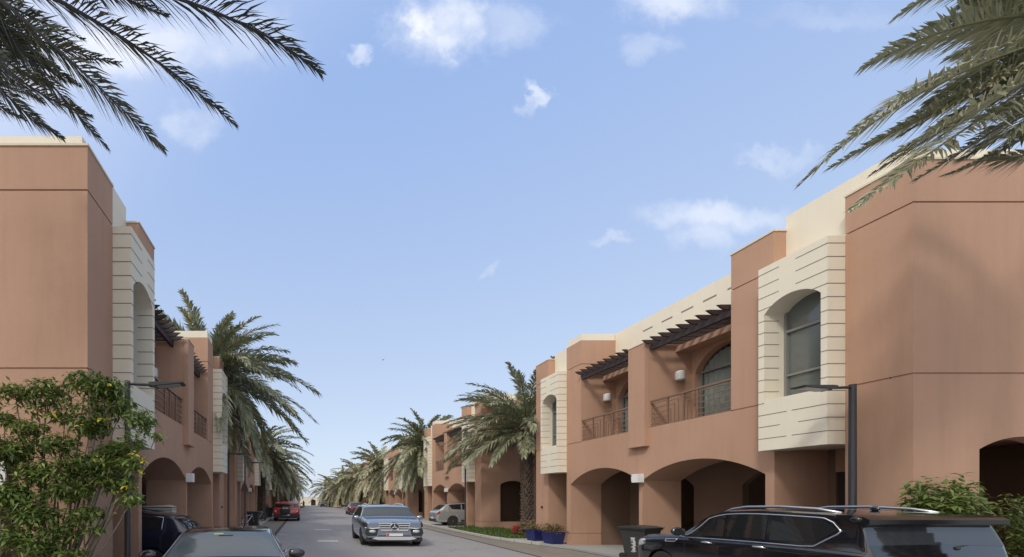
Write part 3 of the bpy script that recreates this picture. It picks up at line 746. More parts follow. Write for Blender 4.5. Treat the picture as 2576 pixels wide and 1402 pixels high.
def bush(name, loc, R, n, size, m, label, cat, group=None, stemn=6, extra=None, blobs=9):
    rs = random.Random(int(loc[0] * 31 + loc[1] * 7) & 9999)
    r = empty(name, loc, 0, label, cat, group)
    b = MB()
    for k in range(blobs):
        q = 2 * PI * k / blobs + rs.random(); d = rs.uniform(.2, .62)
        c = (math.cos(q) * R[0] * d, math.sin(q) * R[1] * d, R[2] * (1 + rs.uniform(-.45, .5)))
        leaves(b, c, (R[0] * .48, R[1] * .48, R[2] * .42), n // blobs, size, rs)
    b.build('foliage', m, r, fix=False)
    b = MB(); b.smooth = True
    stems(b, (0, 0, 0), [(rs.uniform(-R[0], R[0]) * .6, rs.uniform(-R[1], R[1]) * .6, R[2] * rs.uniform(.9, 1.5)) for _ in range(stemn)], rs, .025)
    b.build('stem', M['bark'], r)
    return r
bush('bush', (11.55, 7.12, .1), (.85, .34, 1.32), 4200, .14, M['leaf_light'], 'bright green rounded bush behind the black off-road car', 'bush')
bush('bush', (12.75, 6.95, .1), (.6, .4, 1.15), 4200, .08, M['leaf_light'], 'fine-leaved yellow-green bush at the right edge', 'bush')
bush('bush', (-4.3, 34.3 + 2.8, .1), (.55, .6, 1.2), 900, .12, M['leaf_dull'], 'straggly brown-green climber between the left villas', 'bush')
bush('bush', (-3.9, 41.2, .1), (.45, .6, .9), 600, .12, M['leaf_dull'], 'dark bush beside the farther wheeled bin on the left', 'bush')
bush('bush', (9.9, 58.0, .1), (1.6, 1.6, 2.0), 2200, .22, M['leaf_dull'], 'big dull green bush behind the maroon car', 'bush')
bush('bush', (12.0, 60.0, .1), (1.4, 1.4, 2.2), 1500, .22, M['leaf_dull'], 'dull green bush beside the fourth right villa', 'bush')
bush('bush', (-3.6, 88.5, .1), (1.2, 1.2, 1.8), 700, .25, M['leaf_dull'], 'far dark bush over the red car roof', 'bush')
bush('bush', (6.4, 117.0, .1), (1.6, 1.6, 2.2), 900, .3, M['leaf'], 'far green bush where the right row meets the end wall', 'bush')
bush('low_hedge', (-4.15, 21.6, .1), (.6, .9, .22), 900, .07, M['leaf'], 'low dark green hedge at the foot of the second left street lamp', 'hedge', stemn=3)
bush('low_hedge', (-4.1, 23.6, .1), (.5, .9, .22), 900, .07, M['leaf'], 'low dark hedge between the two left street lamps', 'hedge', stemn=3)
bush('red_flowering_bush', (11.35, 21.3, .1), (.33, .3, .38), 900, .07, M['redleaf'], 'round red flowering bush in the grass by the palm', 'bush', stemn=4)
bush('dry_shrub', (11.9, 20.9, .1), (.7, .5, .52), 1300, .16, M['dry'], 'straggly brown shrub at the foot of the palm trunk', 'shrub', stemn=8)
# grass patch
rs = random.Random(4); b = MB()
for _ in range(5200):
    y = rs.uniform(20.0, 27.6); x = rs.uniform(9.95, 12.8)
    if y < 21 and x < 10.3: continue
    h = rs.uniform(.06, .16) * (1.5 if x > 11.3 else 1); a = rs.uniform(0, PI); d = Vector((math.cos(a), math.sin(a), 0)) * .035
    p = Vector((x, y, .115)); tp = p + Vector((rs.uniform(-.07, .07), rs.uniform(-.07, .07), h))
    b.add([p - d, p + d, tp], [(0, 1, 2)])
tag(b.build('grass', M['grass'], fix=False), 'short green grass bed inside the right kerb', 'grass', kind='stuff')
sheet('garden_soil', [(9.93, 19.9), (12.9, 19.9), (12.9, 27.7), (9.93, 27.7)], .125, simple('lawn_soil', (.05, .065, .025), .95, 0, .3), zb=.02)

r = empty('sign_board', (-5.22, 6.75, .1), 0, 'white rounded board at the left edge behind the shrub', 'sign')
b = MB(); b.smooth = True; b.prism([(.16 * math.copysign(abs(math.cos(q)) ** .6, math.cos(q)), 2.46 + .26 * math.copysign(abs(math.sin(q)) ** .6, math.sin(q))) for q in [2 * PI * k / 28 for k in range(28)]], -.02, .02, lambda p, z, a: (p, a, z)); b.build('board', M['white'], r, sharp=40)
b = MB(); b.tube([(0, .04, 0), (0, .04, 2.5)], .03, 8); b.build('post', M['satin'], r)
# ------------------------------------------------------------------ blue pots
def pot(x, y, w_, h, label, plant_label, pn):
    r = empty('plant_pot', (x, y, .116), .15, label, 'plant pot', 'blue glazed plant pots')
    b = MB()
    t, bt = w_ / 2, w_ * .39
    o = [(-bt, -bt, 0), (bt, -bt, 0), (bt, bt, 0), (-bt, bt, 0), (-t, -t, h), (t, -t, h), (t, t, h), (-t, t, h)]
    i_ = .04; o += [(-t + i_, -t + i_, h), (t - i_, -t + i_, h), (t - i_, t - i_, h), (-t + i_, t - i_, h), (-t + i_, -t + i_, h - .06), (t - i_, -t + i_, h - .06), (t - i_, t - i_, h - .06), (-t + i_, t - i_, h - .06)]
    b.add(o, [(0, 3, 2, 1)] + [(k, (k + 1) % 4, 4 + (k + 1) % 4, 4 + k) for k in range(4)] + [(4 + k, 4 + (k + 1) % 4, 8 + (k + 1) % 4, 8 + k) for k in range(4)] + [(8 + k, 8 + (k + 1) % 4, 12 + (k + 1) % 4, 12 + k) for k in range(4)])
    b.build('pot', M['blue'], r)
    b = MB(); b.box(-t + i_ + .001, t - i_ - .001, -t + i_ + .001, t - i_ - .001, h - .1, h - .05); b.build('soil', M['soil'], r)
    rs = random.Random(pn); p = empty('potted_plant', (x, y, .116 + h - .05), 0, plant_label, 'plant', 'dry plants in the blue pots')
    b = MB()
    for _ in range(pn):
        q = rs.uniform(0, 2 * PI); e = rs.uniform(.25, 1.3); l = rs.uniform(.3, .62)
        d = Vector((math.cos(q) * math.cos(e) * 1.3, math.sin(q) * math.cos(e), math.sin(e)))
        wv = d.cross(Vector((rs.uniform(-1, 1), rs.uniform(-1, 1), .3))).normalized() * .012
        pp = Vector((rs.uniform(-.12, .12), rs.uniform(-.12, .12), 0)); m_ = pp + d * l * .6; tp = pp + d * l + Vector((0, 0, -.15 * l))
        b.add([pp - wv * .4, pp + wv * .4, m_ + wv, m_ - wv, tp], [(0, 1, 2, 3), (3, 2, 4)])
        leaves(b, m_.lerp(tp, .5), (.06, .06, .05), 3, .07, rs)
    b.build('foliage', M['dry'], p, fix=False)
pot(11.02, 18.95, .62, .52, 'blue square plant pot nearer the palm, smaller of the two', 'low dry plant in the smaller blue pot', 70)
pot(11.12, 17.75, .66, .52, 'larger blue square plant pot nearest the arch column', 'dry brown plant in the larger blue pot', 190)

# ------------------------------------------------------------------ wheeled bins
def wbin(x, y, rz, label, sx=1.35, g='dark wheeled bins'):
    r = empty('wheeled_bin', (x, y, .1), rz, label, 'bin', g)
    b = MB(lambda a, c, z: (a * sx, c, z))
    def fr(z, hw, hd): return [(-hw, -hd, z), (hw, -hd, z), (hw, hd, z), (-hw, hd, z)]
    vs = fr(.06, .23, .26) + fr(.8, .28, .34) + fr(.97, .30, .37) + fr(.99, .33, .40) + fr(1.03, .33, .40) + fr(1.03, .28, .36)
    fs = [(0, 3, 2, 1)] + [(4 * k + j, 4 * k + (j + 1) % 4, 4 * k + 4 + (j + 1) % 4, 4 * k + 4 + j) for k in range(5) for j in range(4)] + [(20, 21, 22, 23)]
    b.add(vs, fs); b.tube([(-.28, .46, .98), (.28, .46, .98)], .016, 8); b.box(-.2, -.17, .38, .46, .95, 1.0); b.box(.17, .2, .38, .46, .95, 1.0)
    b.build('body', M['binplastic'], r)
    b = MB(lambda a, c, z: (a * sx, c, z))
    b.prism([(-.42, 1.035), (-.43, 1.06), (-.2, 1.10), (.2, 1.11), (.42, 1.07), (.44, 1.035)], -.35, .35, lambda p, z, a: (a, p, z)); b.build('lid', M['binplastic'], r)
    for s_ in (-1, 1):
        b = MB(); b.smooth = True; b.lathe([(.07, -.03), (.1, -.03), (.1, .03), (.07, .03)], 16, 'x', (s_ * .27 * sx, .3, .1)); b.build('wheel', M['rubber'], r, sharp=40)
    return r
bn = wbin(11.15, 13.2, .35, 'large dark wheeled bin in front of the right arches, beside the black car', 1.4)
b = MB(); rs = random.Random(2)
for k in range(22):      # worn white print on the side
    z = .25 + k * .022; b.box(-.372 - .002 + .0, -.368, -.05 + rs.uniform(-.05, 0), -.0 + rs.uniform(-.02, .06), z, z + .013)
b.v = [(x - .03 * (z - .2) / .8 * 1.4 + .015, y, z) for x, y, z in b.v]
b.build('worn_print', M['white'], bn)
wbin(-3.15 - .55, 29.0, 0, 'dark wheeled bin on the left pavement beside a bicycle', 1.35)
wbin(-3.75, 42.6, .1, 'dark wheeled bin just left of the red off-road car', 1.35)

# ------------------------------------------------------------------ cars
def pchip(xs, ys, x):
    n = len(xs)
    if x <= xs[0]: return ys[0]
    if x >= xs[-1]: return ys[-1]
    i = max(j for j in range(n - 1) if xs[j] <= x)
    h = [xs[j + 1] - xs[j] for j in range(n - 1)]; d = [(ys[j + 1] - ys[j]) / h[j] for j in range(n - 1)]
    def m(j):
        if j == 0: return d[0]
        if j == n - 1: return d[-1]
        if d[j - 1] * d[j] <= 0: return 0
        w1 = 2 * h[j] + h[j - 1]; w2 = h[j] + 2 * h[j - 1]
        return (w1 + w2) / (w1 / d[j - 1] + w2 / d[j])
    t = (x - xs[i]) / h[i]
    return ys[i] * (1 + 2 * t) * (1 - t) ** 2 + h[i] * m(i) * t * (1 - t) ** 2 + ys[i + 1] * t * t * (3 - 2 * t) + h[i] * m(i + 1) * t * t * (t - 1)
SUV = [(0, .84, .50, .52, .80), (.02, .92, .535, .56, .85), (.07, .97, .565, .60, .88), (.24, 1, .615, .655, .90), (.37, 1, .625, .93, .80), (.45, 1, .63, .985, .79),
       (.62, 1, .635, 1.0, .79), (.82, 1, .64, .985, .78), (.93, .985, .645, .95, .765), (.972, .97, .64, .69, .84), (.985, .95, .59, .62, .84), (1, .90, .50, .53, .8)]
SEDAN = [(0, .80, .46, .48, .72), (.02, .90, .50, .52, .80), (.08, .96, .54, .575, .84), (.26, 1, .61, .66, .87), (.44, 1, .63, .96, .70), (.50, 1, .635, .99, .69),
         (.62, 1, .64, 1.0, .69), (.74, 1, .65, .95, .67), (.87, .98, .67, .74, .76), (.96, .95, .65, .71, .80), (.985, .92, .60, .66, .78), (1, .86, .5, .55, .74)]
BOX = [(0, .88, .52, .54, .84), (.02, .94, .56, .585, .88), (.08, .97, .59, .62, .90), (.30, 1, .62, .66, .92), (.38, 1, .625, .94, .86), (.43, 1, .63, .985, .85),
       (.62, 1, .63, 1, .85), (.88, 1, .63, .99, .85), (.955, .99, .63, .965, .84), (.985, .98, .62, .68, .90), (.993, .96, .58, .62, .9), (1, .93, .5, .54, .86)]
HATCH = [(0, .80, .48, .50, .76), (.02, .90, .52, .545, .83), (.07, .96, .56, .595, .87), (.22, 1, .61, .65, .88), (.37, 1, .625, .92, .77), (.44, 1, .64, .975, .76),
         (.58, 1, .655, 1.0, .76), (.78, .99, .69, .965, .74), (.87, .98, .70, .92, .72), (.955, .96, .665, .70, .82), (.985, .94, .60, .64, .82), (1, .88, .5, .53, .78)]
class Car:
    def __init__(s, shape, L, W, H, root, zs=.14):
        s.c = shape; s.L, s.W, s.H, s.root, s.zs = L, W / 2, H, root, zs
        s.cols = [[q[k] for q in shape] for k in range(5)]
    def sec(s, q):
        """half section control points at length fraction q"""
        w, zb, zr, wr = [pchip(s.cols[0], s.cols[k], q) for k in (1, 2, 3, 4)]
        W = s.W * w; H = s.H; zs = s.zs * H
        if q < .03: zs += (.03 - q) / .03 * .03 * H
        if q > .97: zs += (q - .97) / .03 * .05 * H
        zb *= H; zr *= H; wr = s.W * wr * (w if wr > .8 else 1)
        g = zr - zb
        return [(0, zs), (.8 * W, zs), (.955 * W, zs + .035 * H), (.992 * W, zs + .11 * H), (1.0 * W, zs + .22 * H), (.995 * W, zb - .12 * H), (.985 * W, zb - .045 * H), (.952 * W, zb),
                (.952 * W + (wr - .952 * W) * .84, zb + g * .84), (.952 * W + (wr - .952 * W) * .97 - .0 * W, zb + g * .94), (wr * .93, zb + g * .985), (wr * .6, zr + .006 * H), (0, zr + .012 * H)]
    def p(s, q, t):
        sgn = 1 if t >= 0 else -1; t = abs(t); c = s.sec(q); i = min(int(t), len(c) - 2); f = t - i
        x = c[i][0] * (1 - f) + c[i + 1][0] * f; z = c[i][1] * (1 - f) + c[i + 1][1] * f
        return Vector((sgn * x, s.L * (.5 - q), z))
    def nrm(s, q, t, e=.004):
        a = s.p(min(1, q + e), t) - s.p(max(0, q - e), t); tt = abs(t); sg = 1 if t >= 0 else -1
        b_ = s.p(q, sg * min(12, tt + .05)) - s.p(q, sg * max(0, tt - .05))
        n = a.cross(b_)
        if n.length < 1e-9: return Vector((0, 0, 1))
        n.normalize(); c = s.p(q, t) - Vector((0, s.L * (.5 - q), s.H * .45))
        return n if n.dot(c) > 0 else -n
    def body(s, m, wheels, R, mats2=None, ns=56):
        qs = sorted(set([i / ns for i in range(ns + 1)] + s.cols[0] + [.01, .99]))
        ts = [0, .5, 1, 1.5, 2, 2.5, 3, 3.5, 4, 4.5, 5, 5.5, 6, 6.5, 7, 7.5, 8, 8.5, 9, 9.5, 10, 10.5, 11, 11.5, 12]
        ring = ts + [-t for t in ts[-2:0:-1]]
        k = len(ring); b = MB(); b.smooth = True
        vs = [s.p(q, t) for q in qs for t in ring]
        fs = [(i * k + j, i * k + (j + 1) % k, (i + 1) * k + (j + 1) % k, (i + 1) * k + j) for i in range(len(qs) - 1) for j in range(k)]
        b.add(vs, fs); b.add([vs[j] for j in range(k)], [tuple(range(k))]); b.add([vs[(len(qs) - 1) * k + j] for j in range(k)], [tuple(range(k))])
        me = b.mesh('car_body', m); bm = bmesh.new(); bm.from_mesh(me); bmesh.ops.remove_doubles(bm, verts=bm.verts, dist=1e-5)
        bmesh.ops.recalc_face_normals(bm, faces=bm.faces); bm.to_mesh(me); bm.free()
        o = link('body', me)
        cut = MB()
        for wy in wheels: 
            for sd in (-1, 1): cut.lathe([(R * 1.14, -.32), (R * 1.14, .32)], 32, 'x', (sd * (s.W - .02), wy, R))
        co = link('cutter', cut.mesh('cutter', M['rubber']))
        md = o.modifiers.new('b', 'BOOLEAN'); md.object = co; md.operation = 'DIFFERENCE'; md.solver = 'EXACT'
        dg = bpy.context.evaluated_depsgraph_get(); me2 = bpy.data.meshes.new_from_object(o.evaluated_get(dg))
        o.modifiers.clear(); bpy.data.objects.remove(co)
        if len(me2.polygons) > 100: o.data = me2
        o.data.polygons.foreach_set('use_smooth', [True] * len(o.data.polygons)); o.data.set_sharp_from_angle(angle=math.radians(38))
        o.parent = s.root
        return o
    def patch(s, name, q0, q1, t0, t1, m, off=.006, nq=8, nt=6, parent=None, q0b=None, q1b=None, round_=0):
        """sheet on the body surface; q0,q1 at t0, q0b,q1b at t1"""
        q0b = q0 if q0b is None else q0b; q1b = q1 if q1b is None else q1b
        b = MB(); b.smooth = True; vs = []
        for i in range(nq + 1):
            for j in range(nt + 1):
                g = j / nt; a = q0 + (q0b - q0) * g; c = q1 + (q1b - q1) * g; q = a + (c - a) * i / nq; t = t0 + (t1 - t0) * g
                vs.append(s.p(q, t) + s.nrm(q, t) * off)
        n = nt + 1
        b.add(vs, [(i * n + j, i * n + j + 1, (i + 1) * n + j + 1, (i + 1) * n + j) for i in range(nq) for j in range(nt)])
        return b.build(name, m, parent or s.root, fix=False)
    def line(s, b, pts, r, off=.01, n=6, sub=5):
        P_ = []
        for i in range(len(pts) - 1):
            for k in range(sub):
                f = k / sub; q = pts[i][0] * (1 - f) + pts[i + 1][0] * f; t = pts[i][1] * (1 - f) + pts[i + 1][1] * f
                P_.append(s.p(q, t) + s.nrm(q, t) * off)
        P_.append(s.p(*pts[-1]) + s.nrm(*pts[-1]) * off); b.tube(P_, r, n)
def wheel(root, x, y, R, W, spokes=5, rm='satin'):
    sd = 1 if x > 0 else -1
    b = MB(); b.smooth = True
    b.lathe([(R * .62, -W / 2), (R * .9, -W / 2), (R, -W * .36), (R, W * .36), (R * .9, W / 2), (R * .62, W / 2)], 32, 'x', (x, y, R)); t = b.build('wheel', M['rubber'], root, sharp=35)
    b = MB(); xo = x + sd * W * .42
    b.lathe([(R * .56, -.01), (R * .64, -.01), (R * .64, .01), (R * .56, .01)], 28, 'x', (xo, y, R))
    for k in range(spokes):
        q = 2 * PI * k / spokes + .3
        c, s_ = math.cos(q), math.sin(q)
        w1, w2 = R * .12, R * .07
        b.add([(xo - .012, y + c * .05 * R - s_ * w1, R + s_ * .05 * R + c * w1), (xo - .012, y + c * .05 * R + s_ * w1, R + s_ * .05 * R - c * w1), (xo - .012, y + c * R * .6 + s_ * w2, R + s_ * R * .6 - c * w2), (xo - .012, y + c * R * .6 - s_ * w2, R + s_ * R * .6 + c * w2),
               (xo + .012, y + c * .05 * R - s_ * w1, R + s_ * .05 * R + c * w1), (xo + .012, y + c * .05 * R + s_ * w1, R + s_ * .05 * R - c * w1), (xo + .012, y + c * R * .6 + s_ * w2, R + s_ * R * .6 - c * w2), (xo + .012, y + c * R * .6 - s_ * w2, R + s_ * R * .6 + c * w2)],
              [(0, 1, 2, 3), (4, 7, 6, 5), (0, 4, 5, 1), (1, 5, 6, 2), (2, 6, 7, 3), (3, 7, 4, 0)])
    b.lathe([(.0001, -.02), (R * .15, -.02), (R * .15, .02), (.0001, .02)], 12, 'x', (xo, y, R))
    b.build('rim', M[rm], t)
    return t
def mirror(root, x, y, z, m, sx=1.0, cap='chrome'):
    sd = 1 if x > 0 else -1
    b = MB(); b.smooth = True
    b.ball((x + sd * .16 * sx, y, z + .06), .13, 14, 8, (1.0 * sx, .55, .78)); b.tube([(x - sd * .03, y - .02, z - .05), (x + sd * .08, y, z)], .03, 6)
    o = b.build('mirror', m, root)
    b = MB(); b.box(x + sd * .16 * sx - .1 * sx, x + sd * .16 * sx + .1 * sx, y - .078, y - .07, z - .01, z + .13); b.build('mirror_glass', M['carglass'], o)
def handle(root, car, q, t, sd, m='chrome'):
    p = car.p(q, sd * t); b = MB(); b.smooth = True
    b.tube([p + Vector((sd * .012, -.11, 0)), p + Vector((sd * .05, -.07, .012)), p + Vector((sd * .052, .07, .012)), p + Vector((sd * .012, .11, 0))], [.013, .02, .02, .013], 8)
    b.build('door_handle', M[m], root)

# --- black off-road car (right foreground, seen from behind-left)
def black_suv():
    L, W, H = 4.45, 2.36, 1.80
    root = empty('parked_car', (9.93, 6.16 + L / 2, .1), 0, 'large black off-road car with roof rails, parked in the right foreground', 'car')
    c = Car([({.24: .27, .37: .44, .45: .52, .93: .945, .972: .981, .985: .99}.get(a, a), w_, zb, zr, wr + (.09 if .3 < a < .99 else 0)) for a, w_, zb, zr, wr in SUV], L, W, H, root); R = .36; wh = (L * .31, -L * .30)
    pm = paint('black_paint', (.007, .008, .011), .0, .09)
    c.body(pm, wh, R)
    for y in wh:
        for sd in (-1, 1): wheel(root, sd * (c.W - .15), y, R, .24)
    for sd in (-1, 1):
        T0, T1 = 7.14, 8.02
        c.patch('side_window', .365, .505, sd * T0, sd * T1, M['carglass'], q0b=.455)
        c.patch('side_window', .520, .675, sd * T0, sd * T1, M['carglass'])
        c.patch('side_window', .690, .835, sd * T0, sd * 7.62, M['carglass'], q1b=.90)
        c.patch('side_window', .690, .90, sd * 7.62, sd * T1, M['carglass'], q1b=.845)
        c.patch('side_window', .30, .355, sd * T0, sd * 7.55, M['carglass'], q0b=.36, q1b=.40)
        b = MB(); b.smooth = True
        c.line(b, [(.285, sd * 7.05), (.345, sd * 7.5), (.45, sd * 8.12), (.52, sd * 8.13), (.7, sd * 8.13), (.84, sd * 8.08), (.885, sd * 7.88), (.908, sd * 7.62), (.90, sd * 7.5), (.84, sd * 7.05), (.80, sd * 7.02), (.5, sd * 7.02), (.285, sd * 7.02)], .012)
        b.build('window_trim', M['chrome'], root)
        b = MB(); b.smooth = True
        c.line(b, [(.03, sd * 6.6), (.10, sd * 6.75), (.25, sd * 6.8), (.9, sd * 6.8), (.98, sd * 6.7)], .008, .002); b.build('crease', pm, root)
        for q in (.36, .585): handle(root, c, q + .08, 6.0, sd)
        b = MB(); b.smooth = True      # vent
        c.line(b, [(.215, sd * 5.7), (.22, sd * 6.25), (.285, sd * 6.3), (.27, sd * 5.75), (.215, sd * 5.7)], .011, .008); b.build('side_vent', M['chrome'], root)
        c.patch('vent_mesh', .22, .27, sd * 5.8, sd * 6.2, M['plastic'], .004)
        # door shut lines
        b = MB()
        for q in (.325, .49, .672): c.line(b, [(q, sd * 3.2), (q, sd * 6.95)], .004, .0)
        b.build('shut_line', M['rubber'], root)
        # roof rail
        b = MB(); b.smooth = True
        P_ = [c.p(q, sd * 10.35) + Vector((0, 0, h)) for q, h in ((.44, .0), (.49, .035), (.55, .05), (.68, .055), (.80, .045), (.87, .005))]
        b.tube(P_, [.02, .028, .028, .028, .03, .02], 8)
        b.build('roof_rail', M['satin'], root)
        c.patch('headlight', .012, .075, sd * 5.2, sd * 6.5, M['lamp_clear'], .008)
        b = MB(); c.line(b, [(.02, sd * 4.8), (.075, sd * 5.3), (.07, sd * 6.3)], .012, .01); b.build('headlight_trim', M['chrome'], root)
        c.patch('tail_lamp', .975, .994, sd * 3.9, sd * 5.1, M['lamp_red'], .008)
        mirror(root, sd * (c.W - .06), L * (.5 - .315), H * .66, pm, 1.1)
    b = MB(); b.smooth = True
    n = 14; vs = []; ts = [8.9, 9.5, 10, 10.6, 11.3, 12, -11.3, -10.6, -10, -9.5, -8.9]
    # windscreen, rear glass, spoiler
    def wide(name, q0, q1, tt, m, off=.006, inset=.0):
        b = MB(); b.smooth = True; ring = [tt + (12 - tt) * i / 8 for i in range(9)]; ring = ring + [-t for t in ring[-2::-1]]
        vs = []; nq = 8
        for i in range(nq + 1):
            for t in ring: q = q0 + (q1 - q0) * i / nq; vs.append(c.p(q, t) + c.nrm(q, t) * off)
        k = len(ring); b.add(vs, [(i * k + j, i * k + j + 1, (i + 1) * k + j + 1, (i + 1) * k + j) for i in range(nq) for j in range(k - 1)])
        return b.build(name, m, root, fix=False)
    wide('windscreen', .285, .43, 8.9, M['carglass'])
    wide('rear_window', .952, .980, 8.7, simple('tinted_rear_glass', (.03, .034, .042), .05, spec=1.0))
    b = MB(); b.smooth = True
    z = H * .955
    pts = [(-L * .40, z + .035), (-L * .44, z + .033), (-L * .474, z + .01), (-L * .488, z - .03), (-L * .488, z - .10), (-L * .474, z - .12), (-L * .45, z - .09), (-L * .40, z - .03)]
    b.prism(pts, -c.W * .93, c.W * .93, lambda p, zz, a: (a, p if abs(a) < c.W * .9 else p, zz)); b.v = [(x, y + .0, z_ - .02) for x, y, z_ in b.v]
    for k, e in ((-1, -c.W * .93), (1, c.W * .93)): b.ball((e, -L * .455, z - .055), .075, 12, 8, (.7, 1.0, .8))
    b.build('rear_spoiler', simple('gloss_black_trim', (.008, .008, .01), .22), root, sharp=30)
    b = MB(); b.tube([(.30, -L * .482, H * .69), (.55, -L * .478, H * .71), (.72, -L * .462, H * .82)], .012, 6); b.ball((.30, -L * .485, H * .68), .03); b.build('wiper', M['plastic'], root)
    b = MB(); b.box(-.3, .3, -L * .502, -L * .5, .72, .86); b.build('number_plate', M['plate'], root)
    b = MB(); b.box(-c.W * .86, c.W * .86, -L * .505, -L * .47, .36, .52); b.build('bumper', pm, root)
    b = MB(); b.smooth = True; b.ball((0, -L * .33, H * 1.0 + .03), .05, 10, 6, (.6, 1.4, .9)); b.build('antenna', pm, root)
black_suv()

# --- silver car driving towards the camera
def silver_suv():
    L, W, H = 4.7, 2.72, 1.80
    root = empty('approaching_car', (3.92, 17.3 + L / 2, .012), PI, 'silver-blue off-road car with chrome grille driving towards the camera', 'car')
    c = Car([(0, .86, .565, .58, .80), (.02, .93, .59, .61, .85), (.07, .97, .61, .645, .88), (.24, 1, .655, .70, .90), (.36, 1, .665, .935, .78)] + [(a, w_, zb + .03 * (a < .95), zr, wr * .97) for a, w_, zb, zr, wr in SUV[5:]], L, W, H, root); R = .37; wh = (L * .32, -L * .30)
    pm = paint('silver_blue_paint', (.27, .32, .39), .65, .16)
    c.body(pm, wh, R)
    for y in wh:
        for sd in (-1, 1): wheel(root, sd * (c.W - .17), y, R, .30)
    for sd in (-1, 1):
        c.patch('side_window', .335, .485, sd * 7.14, sd * 8.02, M['carglass'], q0b=.395)
        c.patch('side_window', .500, .665, sd * 7.14, sd * 8.02, M['carglass'])
        c.patch('side_window', .680, .835, sd * 7.14, sd * 8.02, M['carglass'], q1b=.885)
        b = MB(); b.smooth = True; c.line(b, [(.262, sd * 7.05), (.30, sd * 7.5), (.39, sd * 8.12), (.86, sd * 8.10)], .014); b.build('window_trim', M['bright'], root)
        P_ = [c.p(q, sd * 10.35) + Vector((0, 0, h)) for q, h in ((.38, .0), (.44, .05), (.66, .06), (.88, .0))]
        b = MB(); b.tube(P_, .02, 6); b.build('roof_rail', M['bright'], root)
        y0 = L / 2
        # head lamp: dark wrap-around housing with clear lens
        c.patch('headlight', .006, .085, sd * 5.05, sd * 6.75, M['plastic'], .012, q1b=.10)
        hl = MB(); hl.smooth = True
        for dx, rr in ((.98, .085), (.86, .06)):
            p = Vector((sd * c.W * dx * .86, y0 - .055 + (.0 if dx < .9 else -.02), H * .53)); hl.ball(p, rr, 12, 8, (1, .6, .8))
        hl.build('headlight_lens', M['lamp_clear'], root)
        f = MB(); f.smooth = True; f.ball((sd * c.W * .70, y0 - .015, H * .37), .15, 14, 8, (1.1, .45, .5)); f.build('fog_lamp', M['lamp_clear'], root)
        f = MB(); f.prism([(sd * c.W * .50, H * .44), (sd * c.W * .90, H * .45), (sd * c.W * .93, H * .32), (sd * c.W * .86, H * .255), (sd * c.W * .56, H * .26)], y0 - .09, y0 + .003, lambda p, z, a: (p, a, z)); f.build('bumper_vent', M['plastic'], root)
        f = MB(); f.tube([(sd * c.W * .47, y0 + .01, H * .455), (sd * c.W * .70, y0 + .015, H * .44), (sd * c.W * .93, y0 - .06, H * .46)], .022, 8); f.build('bumper_trim', M['bright'], root)
        mirror(root, sd * (c.W - .08), L * (.5 - .27), H * .64, pm, 1.2)
    def wide(name, q0, q1, tt, m, off=.006):
        b = MB(); b.smooth = True; ring = [tt + (12 - tt) * i / 8 for i in range(9)]; ring = ring + [-t for t in ring[-2::-1]]
        vs = []; nq = 8
        for i in range(nq + 1):
            for t in ring: q = q0 + (q1 - q0) * i / nq; vs.append(c.p(q, t) + c.nrm(q, t) * off)
        k = len(ring); b.add(vs, [(i * k + j, i * k + j + 1, (i + 1) * k + j + 1, (i + 1) * k + j) for i in range(nq) for j in range(k - 1)])
        return b.build(name, m, root, fix=False)
    wide('windscreen', .252, .362, 8.8, simple('grey_windscreen', (.035, .042, .046), .06, spec=.9))
    y0 = L / 2
    pr = lambda p, z, a: (p, a, z)
    b = MB(); b.prism([(-c.W * .42, H * .40), (-c.W * .50, H * .575), (c.W * .50, H * .575), (c.W * .42, H * .40)], y0 - .05, y0 + .02, pr); gr = b.build('grille', M['plastic'], root)
    b = MB()
    for z, w_ in ((.565, .50), (.515, .485), (.46, .46), (.41, .43)): b.box(-c.W * w_, c.W * w_, y0 + .01, y0 + .045, H * z - .022, H * z + .022)
    b.tube([(-c.W * .51, y0 + .02, H * .575), (-c.W * .43, y0 + .03, H * .395), (c.W * .43, y0 + .03, H * .395), (c.W * .51, y0 + .02, H * .575)], .018, 6); b.build('grille_bar', M['bright'], gr)
    b = MB()     # three-pointed star in a ring
    cx, cz, rr = 0, H * .485, .15
    ringp = [(cx + rr * 1.3 * math.cos(2 * PI * k / 24), y0 + .06, cz + rr * math.sin(2 * PI * k / 24)) for k in range(25)]
    b.tube(ringp, .014, 6, False); em = MB(); em.lathe([(rr * 1.25, y0 + .03), (rr * 1.25, y0 + .047)], 24, 'y', (cx, 0, cz)); em.build('emblem_backing', M['plastic'], gr)
    for k in range(3):
        q = PI / 2 + k * 2 * PI / 3; e = (math.cos(q) * rr * 1.3, math.sin(q) * rr); s1 = (math.cos(q + PI / 2) * .034, math.sin(q + PI / 2) * .034)
        b.prism([(cx + s1[0], cz + s1[1]), (cx + e[0], cz + e[1]), (cx - s1[0], cz - s1[1])], y0 + .05, y0 + .068, pr)
    b.build('emblem', M['bright'], gr)
    b = MB(); b.prism([(-c.W * .62, H * .20), (-c.W * .50, H * .275), (c.W * .50, H * .275), (c.W * .62, H * .20)], y0 - .03, y0 + .02, pr); b.build('lower_intake', M['plastic'], root)
    b = MB(); b.prism([(-c.W * .72, H * .195), (-c.W * .55, H * .245), (c.W * .55, H * .245), (c.W * .72, H * .195), (c.W * .5, H * .165), (-c.W * .5, H * .165)], y0 - .02, y0 + .045, pr); b.build('skid_plate', M['bright'], root)
    b = MB(); b.box(-.36, .36, y0 + .046, y0 + .055, H * .262, H * .325); pl = b.build('number_plate', M['plate'], root)
    b = MB(); b.box(.23, .35, y0 + .055, y0 + .059, H * .268, H * .32); b.build('plate_band', M['plate_red'], pl)
